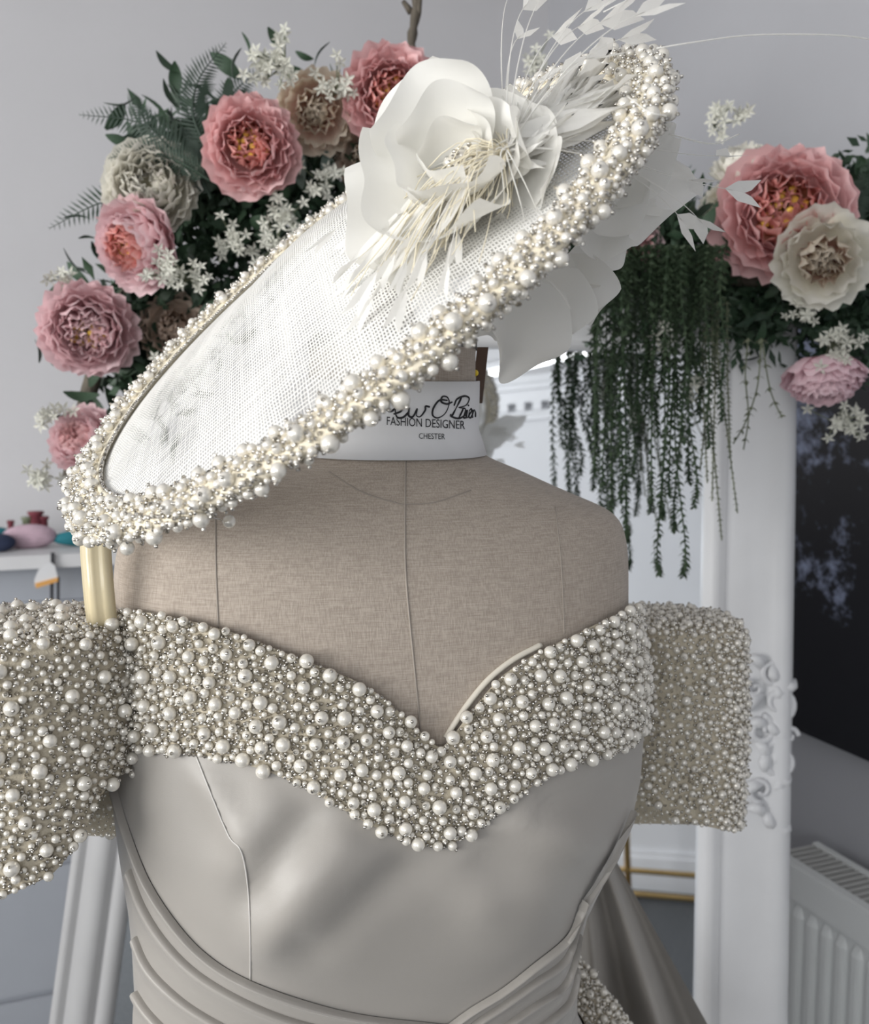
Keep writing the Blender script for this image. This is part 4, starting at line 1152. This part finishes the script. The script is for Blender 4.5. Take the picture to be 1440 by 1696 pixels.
# soft narrow plumes fanning up and out behind
for i in range(46):
    u = i / 45
    px = 880 + 185 * u + random.gauss(0, 12); py = 190 - 95 * u + 60 * u * u + random.gauss(0, 28); Y = .585 - .055 * u + random.uniform(-.02, .01)
    tp_ = at(min(px, 1062), max(py, 60), Y); bs = hub + Vector((random.gauss(0, .003), 0, random.gauss(0, .003))); bs = bs.lerp(tp_, random.uniform(.0, .35))
    V, F, UV = petal_mesh(bs, tp_, toward(bs) + Vector((random.uniform(-.5, .1), 0, random.uniform(0, .5))), random.uniform(.006, .013), .05, .02, 200 + i, nu=5, nv=10, shape=.9, point=.85)
    obj('feather_plume', V, F, 'feather', hat, uv=UV)
for i in range(30):
    px = random.gauss(690, 45); py = 330 + (850 - px) * .55 + random.gauss(0, 38)
    tp_ = onhat(min(px, 790), min(max(py, 340), 515), random.uniform(.006, .02)); bs = hub.lerp(tp_, random.uniform(.35, .6)) + HN * .008
    V, F, UV = petal_mesh(bs, tp_, HN + toward(bs) * .5, random.uniform(.004, .009), .05, .02, 300 + i, nu=5, nv=10, shape=.9, point=.85)
    obj('feather_plume', V, F, 'feather', hat, uv=UV)
for i in range(44):
    px = random.uniform(915, 1010); py = 310 - (px - 895) * 1.05 + random.gauss(0, 32)
    tp_ = onhat(px, py, random.uniform(.010, .030)); bs = hub - HN * .006 + (tp_ - hub) * random.uniform(.0, .15)
    tp_ = tp_ + (tp_ - bs) * .25
    V, F, UV = petal_mesh(bs, tp_, HN + toward(bs) * .8, random.uniform(.0022, .0050), .05, .02, 400 + i, nu=5, nv=10, shape=.9, point=.85)
    obj('feather_plume', V, F, 'feather', hat, uv=UV)
# long whiskers
for (pts) in ([(1088, 80, .52), (1150, 70, .52), (1250, 58, .53), (1380, 58, .54), (1450, 66, .55)], [(868, 446, .46), (905, 462, .47), (930, 488, .48), (945, 512, .49)], [(1000, 20, .54), (1030, 5, .54), (1060, -8, .54)],
              [(1108, 222, .52), (1180, 238, .54), (1225, 222, .55)], [(1040, 160, .5), (1075, 185, .48), (1105, 192, .48)]):
    b = MB(); b.tube(spline([at(*p) for p in pts], 20), .0004, 5); b.make('whisker', 'feather', hat, True)
# tangle of straw-coloured fibres at the hub
m = MB()
for i in range(190):
    if i < 140:
        px = random.gauss(735, 60); py = 318 + (882 - px) * .62 + random.gauss(0, 34)
        P3 = onhat(min(px, 850), max(min(py, 520), 330), random.uniform(.004, .018))
    else:
        P3 = at(random.gauss(880, 45), random.gauss(280, 45), random.uniform(.54, .60))
    L_ = P3 - hub; j = Vector((random.gauss(0, .004), random.gauss(0, .003), random.gauss(0, .004)))
    Q = [hub, hub + L_ * .35 + HN * random.uniform(0, .014) + j, hub + L_ * .75 + HN * random.uniform(0, .010) + j * 1.5, P3 + j]
    m.tube(spline(Q, 9), .00030, 4, False)
tag(m.make('hub_fibres', 'fibre', hat, True), kind='stuff')
#@@FLOWERS
# ================================================================== flowers behind
GY = 1.16
def simple_petal(seed, wid=.85, frill=.06, cup=.9):
    R_ = random.Random(seed); ph = [R_.uniform(0, 6.3) for _ in range(5)]; V, UV = [], []
    nu, nv = 9, 6
    for j in range(nv):
        t = j / (nv - 1); wd = wid * math.sin(PI * (t * .62 + .10)) ** .8
        for i in range(nu):
            s = 2 * i / (nu - 1) - 1; x = s * wd / 2
            z = t - .14 * s * s * t * t + frill * t ** 3 * (math.sin(9 * s + ph[0]) + .6 * math.sin(17 * s + ph[1]))
            y = -cup * x * x + .20 * math.sin(PI * t * .9) - .25 * t ** 3 + frill * t ** 2 * math.sin(8 * s + ph[2])
            V.append((x, y, z)); UV.append(((s + 1) / 2, t))
    return V, gridF(nu, nv), UV
PM = {}
def pmesh(m, k, kind):
    key = (m, k, kind)
    if key not in PM:
        V, F, UV = simple_petal(k * 7 + len(kind), *({'outer': (1.05, .040, .42), 'inner': (.80, .085, 1.1)}[kind]))
        PM[key] = mkmesh('petal', V, F, m, True, UV)
    return PM[key]
b = MB()
for i in range(14):
    a = i * 2.4; r = .06 + .25 * math.sqrt(i / 14); b.tube([(r * .5 * math.cos(a), r * .5 * math.sin(a), 0), (r * math.cos(a), r * math.sin(a), .55 - r * .3)], [.03, .055], 5)
STAM = mkmesh('stamens', b.V, b.F, 'stamen', True)
def bloom(name, label, px, py, Y, dpx, face, mo, mi, group, rings=None, stam=True, seed=0, cat='flower'):
    c = at(px, py, Y); r = dpx / 2 * Y / FPX; R_ = random.Random(seed)
    o = empty(name, c, label, cat, group)
    f = (toward(c) + Vector(face)).normalized()
    o.rotation_mode = 'QUATERNION'; o.rotation_quaternion = f.to_track_quat('Z', 'Y')
    rings = rings or [(9, 1.10, 84, -.38, 'outer'), (9, 1.05, 68, -.38, 'outer'), (9, 1.0, 54, -.37, 'outer'), (8, .92, 44, -.34, 'outer'), (8, .84, 38, -.30, 'inner'), (7, .72, 30, -.26, 'inner'), (6, .56, 20, -.2, 'inner')]
    for ri, (n, L_, tilt, z0, kd) in enumerate(rings):
        for i in range(n):
            p = bpy.data.objects.new('petal', pmesh(mo if kd == 'outer' else mi, R_.randrange(3), kd)); link(p, o)
            s = r * L_ * R_.uniform(.93, 1.07); az = 2 * PI * (i + ri * .37 + R_.uniform(-.12, .12)) / n
            p.matrix_local = Matrix.Translation((0, 0, z0 * r)) @ Matrix.Rotation(az, 4, 'Z') @ Matrix.Rotation(-math.radians(tilt + R_.uniform(-6, 6)), 4, 'X') @ Matrix.Diagonal((s, s, s, 1))
    if stam:
        p = bpy.data.objects.new('stamens', STAM); link(p, o); p.matrix_local = Matrix.Translation((0, 0, -.12 * r)) @ Matrix.Diagonal((r * 1.15, r * 1.15, r * .8, 1))
    return o
g1 = 'peonies on the flower garland'
bloom('peony', 'coral pink peony with orange centre beside the fern fronds', 415, 243, GY - .06, 152, (-.1, 0, .05), 'petal_coral', 'petal_coral_in', g1, seed=1)
bloom('peony', 'coral peony below the bare twig, partly behind the silk flower', 650, 158, GY - .02, 152, (0, 0, .1), 'petal_coral', 'petal_coral_in', g1, seed=2)
bloom('peony', 'cream white peony just left of the fern base', 248, 308, GY - .03, 148, (-.15, 0, .25), 'petal_cream', 'petal_cream', g1, seed=3, stam=False)
bloom('peony', 'pink peony turned sideways beneath the cream peony', 222, 405, GY - .05, 146, (-.65, 0, -.1), 'petal_pink', 'petal_coral_in', g1, seed=4)
bloom('peony', 'light pink peony at the outer edge above the dusty rose', 147, 548, GY - .03, 152, (-.15, 0, -.15), 'petal_pink', 'petal_pink', g1, seed=5)
bloom('peony', 'pink peony half hidden by the hat rim, lowest on the garland', 135, 727, GY, 112, (-.6, 0, .3), 'petal_pink', 'petal_coral', g1, seed=6, stam=False)
rose_r = [(7, 1.1, 80, -.3, 'outer'), (7, 1.0, 58, -.3, 'outer'), (7, .88, 40, -.28, 'inner'), (6, .72, 28, -.22, 'inner'), (5, .56, 14, -.15, 'inner')]
g2 = 'roses on the flower garland'
bloom('rose', 'dusty beige rose in the shade of the hat rim', 290, 548, GY + .04, 118, (0, 0, .2), 'petal_beige', 'petal_beige', g2, rose_r, False, 7)
bloom('rose', 'blush and cream rose between the two coral peonies', 525, 185, GY, 130, (.0, 0, 0), 'petal_blush', 'petal_blush', g2, rose_r, False, 8)
bloom('rose', 'beige rose below the coral peony and behind the hat', 612, 262, GY + .03, 112, (0, 0, 0), 'petal_beige', 'petal_blush', g2, rose_r, False, 9)
bloom('peony', 'largest coral pink peony with golden centre above the radiator', 1300, 352, 1.14, 208, (.05, 0, .1), 'petal_coral', 'petal_coral_in', g1, seed=10)
bloom('rose', 'cream rose with blush heart overlapping the largest peony', 1362, 430, 1.10, 156, (.1, 0, -.12), 'petal_cream', 'petal_blush', g2, rose_r, False, 11)
bloom('peony', 'pale pink peony hanging face down over the dark print', 1368, 630, 1.15, 128, (.35, .5, -1.2), 'petal_pale', 'petal_pale', g1, seed=12, stam=False)
bloom('peony', 'pink peony behind the silk petals at the trailing strands', 1040, 405, 1.2, 140, (.7, 0, .05), 'petal_pink', 'petal_coral', g1, seed=13, stam=False)
bloom('rose', 'cream bloom seen from the side above the largest peony', 1235, 272, 1.2, 104, (0, .3, 1.2), 'petal_cream', 'petal_cream', g2, rose_r, False, 14)
bloom('rose', 'small cream rose wedged left of the largest peony', 1198, 340, 1.2, 70, (-.3, 0, 0), 'petal_cream', 'petal_cream', g2, rose_r, False, 15)

# leafy garland behind the blooms
garl = empty('leaf_garland', at(560, 330, GY + .1), 'dark leafy garland arching behind the hat and over the mirror', 'garland')
path = [at(115, 800, GY + .08), at(150, 640, GY + .09), at(210, 480, GY + .1), at(330, 330, GY + .1), at(470, 240, GY + .1), at(640, 230, GY + .1), at(860, 330, GY + .09), at(1060, 430, GY + .06), at(1250, 460, GY + .05), at(1450, 450, GY + .03)]
b = MB(); b.tube(spline(path, 50), .012, 8); b.make('vine', 'twig', garl, True)
b = MB(); b.tube(spline([at(676, 260, GY + .09), at(680, 110, GY + .08), at(683, 60, GY + .08), at(690, 10, GY + .07), at(686, -60, GY + .07)], 20), [.006 + .0012 * math.sin(i * 2.1) for i in range(20)], 8)
b.tube([at(684, 42, GY + .08), at(694, 20, GY + .07), at(697, -12, GY + .06)], [.005, .004, .003], 6); b.tube([at(681, 20, GY + .08), at(668, 2, GY + .08)], [.005, .003], 6)
b.make('twig', 'twig', garl, True)
def leaf_mesh(name, m, asp, seed):
    R_ = random.Random(seed); V = []; nv = 7
    for j in range(nv):
        t = j / (nv - 1); wd = asp * math.sin(PI * min(1, t * .93 + .05)) ** .8
        for s in (-1, 0, 1): V.append((s * wd / 2, -.12 * abs(s) * wd + .16 * math.sin(PI * t), t))
    return mkmesh(name, V, gridF(3, nv), m, True)
LEAF = [leaf_mesh('leaf', 'leaf_dark', .42, 1), leaf_mesh('leaf', 'leaf_grey', .5, 2), leaf_mesh('leaf', 'leaf_fern', .36, 3)]
LN = {0: 0, 1: 0}
def put_leaf(px, py, Y, lpx, k, parent=garl, direction=None):
    c = at(px, py, Y); s = lpx * Y / FPX
    d_ = Vector(direction) if direction else Vector((random.uniform(-1, 1), random.uniform(-.7, .3), random.uniform(-1, 1)))
    o = bpy.data.objects.new('leaf', LEAF[k]); link(o, parent)
    o.matrix_local = Matrix.Translation(c - parent.location) @ d_.to_track_quat('Z', 'Y').to_matrix().to_4x4() @ Matrix.Rotation(random.uniform(0, 6.28), 4, 'Z') @ Matrix.Diagonal((s, s, s, 1))
zones = [((330, 300), 75, 42), ((300, 200), 50, 26), ((430, 370), 65, 40), ((240, 470), 60, 32), ((330, 470), 60, 30), ((250, 620), 45, 26), ((210, 540), 40, 12), ((520, 290), 60, 26), ((560, 230), 60, 16), ((620, 330), 50, 10),
         ((480, 130), 45, 12), ((180, 690), 40, 12), ((130, 600), 30, 8)]
for (c, s, n) in zones:
    for i in range(n): put_leaf(random.gauss(c[0], s * .8), random.gauss(c[1], s * .8), GY + random.uniform(.02, .12), random.uniform(32, 60), random.choice((0, 0, 0, 2, 1) if c[1] < 320 and c[0] > 480 else (0, 0, 2)))
# explicit leaves
for (px, py, l, k, d_) in ((165, 655, 60, 0, (-1, 0, .1)), (150, 362, 45, 1, (-1, 0, 0)), (160, 395, 30, 0, (-1, 0, 0)), (500, 255, 55, 1, (0, 0, -1)), (540, 250, 50, 1, (.2, 0, -1)), (515, 270, 50, 1, (-.2, 0, -1)), (220, 250, 50, 0, (-1, 0, .6)), (190, 480, 50, 0, (-1, 0, -.3)),
                           (150, 455, 60, 2, (-.6, 0, .6)), (250, 650, 60, 0, (-1, -.2, -.2)), (240, 600, 60, 2, (-1, 0, .4)), (385, 130, 50, 0, (.3, 0, .9)), (520, 115, 50, 2, (.5, 0, .8)), (415, 100, 45, 0, (-.3, 0, 1))):
    put_leaf(px, py, GY + .02, l, k, direction=d_)
# dark stuffing of small leaves so that the garland is not see-through
def stuffing(name, zones, m, n, size, parent):
    tv = np.array([(0, 0, 0), (-.2, .06, .45), (0, 0, .5), (.2, .06, .45), (0, .05, 1)]); tf = np.array([(0, 2, 1), (0, 3, 2), (1, 2, 4), (2, 3, 4)])
    P = []; 
    while len(P) < n:
        (cx, cy, sx_, sy_) = random.choice(zones); P.append(at(random.gauss(cx, sx_), random.gauss(cy, sy_), GY + random.uniform(.03, .14))[:])
    P = np.array(P); bake(name, tv, tf, P, rng.uniform(size * .7, size * 1.3, n), rand_rots(n), m, parent)
stuffing('garland_filling', [(340, 330, 45, 50), (420, 400, 50, 40), (300, 480, 50, 45), (250, 600, 35, 40), (500, 300, 60, 35), (560, 260, 50, 30), (230, 520, 35, 40), (420, 330, 50, 40), (330, 240, 35, 30), (680, 270, 40, 25), (760, 310, 45, 25), (850, 350, 45, 25), (940, 390, 45, 28), (1010, 420, 35, 28)], 'leaf_dark', 5600, .028, garl)
stuffing('mirror_top_filling', [(1080, 420, 40, 45), (1150, 450, 45, 45), (1220, 480, 45, 40), (1330, 510, 50, 32), (1400, 480, 40, 45), (1420, 330, 25, 40), (1130, 380, 40, 35), (1410, 560, 30, 40), (1250, 520, 40, 30), (1440, 400, 20, 50), (1060, 480, 35, 40)], 'leaf_dark', 4600, .024, garl)
for (c, s, n) in (((720, 290), 40, 24), ((800, 330), 40, 26), ((880, 370), 40, 26), ((960, 400), 40, 24), ((1420, 320), 22, 14), ((1280, 500), 50, 22), ((1400, 520), 40, 20), ((1130, 360), 35, 14)):
    for i in range(n): put_leaf(random.gauss(c[0], s), random.gauss(c[1], s * .8), 1.17 + random.uniform(-.02, .08), random.uniform(30, 55), random.choice((0, 2)))

# fern fronds
def frond(pts, wpx, label, seed, m='leaf_fern'):
    R_ = random.Random(seed); P = spline([at(*p) for p in pts], 34); s = P[0].y / FPX; m_ = MB(); m_.tube(P, [.0018 * (1.2 - i / 34) for i in range(34)], 5)
    for i in range(3, 34):
        t = i / 33; L_ = wpx * s * (math.sin(PI * min(1, .18 + t * .80)) ** .8); d_ = (P[min(i + 1, 33)] - P[i - 1]).normalized()
        sd_ = d_.cross(toward(P[i])).normalized()
        for sg in (-1, 1):
            q = (sd_ * sg + d_ * .55).normalized(); n_ = toward(P[i]); tip = P[i] + q * L_ * R_.uniform(.85, 1.1) - n_ * L_ * .15
            wv = d_ * (L_ * .085)
            m_.add([P[i] - wv * .4, P[i].lerp(tip, .45) - wv, tip, P[i].lerp(tip, .45) + wv, P[i] + wv * .4, P[i].lerp(tip, .45) + n_ * L_ * .04], [(0, 1, 5), (1, 2, 5), (2, 3, 5), (3, 4, 5), (4, 0, 5)])
    o = m_.make('fern_frond', m, None, True); return tag(o, label, 'fern', 'fern fronds on the flower garland')
Y0 = GY - .01
frond([(350, 300, Y0), (290, 235, Y0), (220, 200, Y0), (132, 190, Y0)], 34, 'fern frond reaching farthest over the bare wall, pointing sideways', 1)
frond([(320, 330, Y0 + .02), (250, 330, Y0 + .02), (170, 335, Y0), (82, 378, Y0)], 36, 'fern frond drooping below the cream peony towards the bare wall', 2)
frond([(350, 260, Y0), (320, 190, Y0), (330, 130, Y0), (374, 72, Y0)], 34, 'fern frond curving up highest above the coral peony', 3)
frond([(340, 280, Y0 - .02), (290, 250, Y0 - .02), (240, 200, Y0 - .02), (222, 155, Y0 - .02)], 28, 'short fern frond pointing up between the longer fronds', 4)
frond([(350, 300, Y0 - .02), (300, 270, Y0 - .03), (240, 250, Y0 - .03), (180, 262, Y0 - .03)], 30, 'fern frond lying over the top of the cream peony', 5)
frond([(400, 250, Y0 + .04), (380, 190, Y0 + .04), (390, 150, Y0 + .04), (440, 110, Y0 + .04)], 30, 'fern frond tucked behind the coral peony', 6)
frond([(350, 330, Y0), (335, 290, Y0), (330, 240, Y0), (300, 215, Y0)], 30, 'fern frond crossing the garland next to the coral peony', 7)
frond([(1400, 420, 1.15), (1412, 370, 1.15), (1425, 320, 1.15), (1440, 265, 1.15)], 26, 'dark frond rising behind the largest peony', 8)

# white jasmine
V = [(0, 0, 0)]; F = []
for i in range(5):
    a = 2 * PI * i / 5; d_ = Vector((math.cos(a), math.sin(a), 0)); s = Vector((-math.sin(a), math.cos(a), 0)); k = len(V)
    V += [d_ * .45 + s * .22 + Vector((0, 0, .22)), d_ * 1.0 + Vector((0, 0, .12)), d_ * .45 - s * .22 + Vector((0, 0, .22)), d_ * .55 + Vector((0, 0, .12))]
    F += [(0, k + 3, k), (0, k + 2, k + 3), (k, k + 3, k + 1), (k + 2, k + 1, k + 3)]
FLO = mkmesh('floret', V, F, 'jasmine', False)
def jasmine(px, py, Y, rpx, n, label, fpx=15, seed=0, leafk=1):
    R_ = random.Random(seed); c = at(px, py, Y); s = Y / FPX
    o = empty('jasmine_sprig', c, label, 'flower', 'jasmine sprigs in the garland')
    m_ = MB(); tips = []
    for i in range(int(n * 1.5)):
        q = Vector((R_.gauss(0, .55) * rpx * s, R_.uniform(-.02, .012), R_.gauss(0, .55) * rpx * s)); tips.append(q); m_.tube([c + Vector((0, .02, 0)), c + q], .0008, 4, False)
    m_.make('stem', 'leaf_olive', o, True)
    for q in tips:
        p = bpy.data.objects.new('floret', FLO); link(p, o); f = (toward(c) + Vector((R_.uniform(-.9, .9), 0, R_.uniform(-.9, .9)))).normalized()
        sc_ = fpx * s * R_.uniform(.8, 1.2)
        p.matrix_local = Matrix.Translation(q) @ f.to_track_quat('Z', 'Y').to_matrix().to_4x4() @ Matrix.Rotation(R_.uniform(0, 6), 4, 'Z') @ Matrix.Diagonal((sc_,) * 3 + (1,))
    return o
J = [(468, 98, 1.10, 34, 16, 'white jasmine sprig at the very top of the garland by the blush rose'), (440, 118, 1.12, 26, 8, 'loose jasmine tips beside the raised fern frond'), (305, 458, 1.06, 30, 14, 'white jasmine sprig just below the sideways pink peony'), (262, 452, 1.07, 20, 7, 'jasmine florets against the lower edge of the sideways peony'),
     (385, 398, 1.13, 34, 13, 'shaded jasmine sprig under the coral peony'), (452, 405, 1.13, 34, 16, 'jasmine sprig where the hat crown meets the leaves'), (478, 350, 1.12, 28, 12, 'jasmine sprig above the hat crown beside the coral peony'), (535, 300, 1.14, 34, 12, 'dim jasmine sprig between grey leaves and silk flower'),
     (555, 145, 1.12, 30, 12, 'cream jasmine tips over the blush rose'), (108, 462, 1.14, 24, 9, 'small jasmine sprig over the light pink peony'), (68, 790, 1.14, 22, 12, 'pale jasmine sprig hanging at the lowest end of the garland'), (85, 690, 1.14, 22, 8, 'faded jasmine sprig beside the lowest peony'),
     (290, 610, 1.16, 28, 8, 'jasmine in deep shade next to the hat rim'), (1190, 198, 1.17, 26, 12, 'jasmine tip rising against the bare wall over the trailing strands'), (1230, 188, 1.17, 14, 5, 'lone jasmine buds against the bare wall'), (885, 105, 1.16, 24, 9, 'jasmine behind the tall feathers'),
     (1385, 572, 1.12, 34, 14, 'white jasmine sprig directly over the hanging pale peony'), (1330, 520, 1.13, 24, 8, 'jasmine under the cream rose'), (1095, 560, 1.12, 22, 6, 'jasmine caught among the trailing strands'), (1150, 640, 1.13, 20, 6, 'jasmine low among the grey trailing sprigs'), (1395, 700, 1.17, 34, 14, 'hazy jasmine below the hanging pale peony')]
for i, (px, py, Y, r, n, lb) in enumerate(J): jasmine(px, py, Y, r, n, lb, fpx=13, seed=i)

# trailing strands over the mirror
def strand(pts, m, lf, dens, seed, label):
    R_ = random.Random(seed); n = 40; P = spline([at(*p) for p in pts], n); s = P[0].y / FPX; L_ = lf * s; m_ = MB()
    m_.tube(P, .0009, 4, False)
    tot = sum((P[i + 1] - P[i]).length for i in range(n - 1)); k = int(tot / (dens * s))
    for i in range(k):
        u = i / k * (n - 1); a = int(u); p = P[a].lerp(P[min(a + 1, n - 1)], u - a); d_ = (P[min(a + 1, n - 1)] - P[max(a - 1, 0)]).normalized()
        for j in range(3):
            az = i * 1.1 + j * 2.1 + R_.uniform(-.3, .3); o_ = Vector((math.cos(az), math.sin(az), 0)); q = (o_ * .8 + d_ * .75 * R_.uniform(.6, 1.2)).normalized()
            l = L_ * R_.uniform(.8, 1.2) * (1 - .35 * (i / k)); w_ = d_.cross(o_).normalized() * (l * .24); mid = p + q * l * .5
            m_.add([p, mid - w_, p + q * l, mid + w_], [(0, 1, 2), (0, 2, 3)])
    o = m_.make('trailing_strand', m, None, False); return tag(o, label, 'trailing plant', 'trailing strands over the mirror')
ST = [(985, 500, 990, 700), (992, 490, 985, 790), (1005, 480, 1000, 815), (1018, 480, 1012, 860), (1030, 470, 1038, 900), (1042, 480, 1028, 830), (1052, 470, 1048, 790), (1062, 480, 1060, 700), (1075, 470, 1070, 690), (1020, 500, 1022, 760),
      (1088, 480, 1078, 850), (1100, 490, 1092, 952), (1112, 480, 1098, 860), (1125, 500, 1108, 820), (1120, 490, 1132, 955), (1140, 490, 1118, 880), (1150, 500, 1150, 840), (1135, 480, 1142, 800), (1160, 520, 1160, 700)] + [(985 + i * 13, 455, 985 + i * 13 + (i * 7) % 9, 600 + (i * 53) % 150) for i in range(17)]
for i, (x0, y0, x1, y1) in enumerate(ST):
    Ya = 1.10 + .05 * random.random(); k = random.uniform(-10, 10)
    strand([(x0 + 6, y0 - 50, Ya + .03), (x0, y0 + 20, Ya), ((x0 + x1) / 2 + k, (y0 + y1) / 2, Ya - .01), (x1 - k * .5, y1 - 50, Ya - .01), (x1, y1, Ya - .01)], 'leaf_strand', 18, 7.0, i, ('longest green strand of tiny leaves, reaching lowest over the mirror glass' if y1 > 940 else 'long green strand of tiny leaves hanging before the mirror glass' if y1 > 780 else 'short green strand of tiny leaves in the thick of the trailing bunch'))
for i, (x0, y0, x1, y1) in enumerate([(1170, 560, 1196, 895), (1180, 560, 1160, 780), (1190, 560, 1222, 850), (1185, 580, 1180, 830), (1205, 560, 1210, 760), (1165, 600, 1172, 800)]):
    strand([(x0, y0 - 60, 1.15), (x0, y0 + 40, 1.12), ((x0 + x1) / 2, (y0 + y1) / 2 + 20, 1.11), (x1, y1, 1.11)], 'leaf_olive', 10, 8, 60 + i, 'grey-green dry looking strand hanging along the mirror stile')
for i, (pts) in enumerate(([(1262, 560), (1255, 640), (1235, 700), (1215, 735)], [(1262, 560), (1275, 640), (1290, 680), (1297, 690)], [(1240, 560), (1235, 620), (1240, 690), (1232, 745)])):
    strand([(p[0], p[1], 1.13) for p in pts], 'leaf_olive', 15, 22, 80 + i, 'thin sparse sprig hanging in front of the mirror stile')
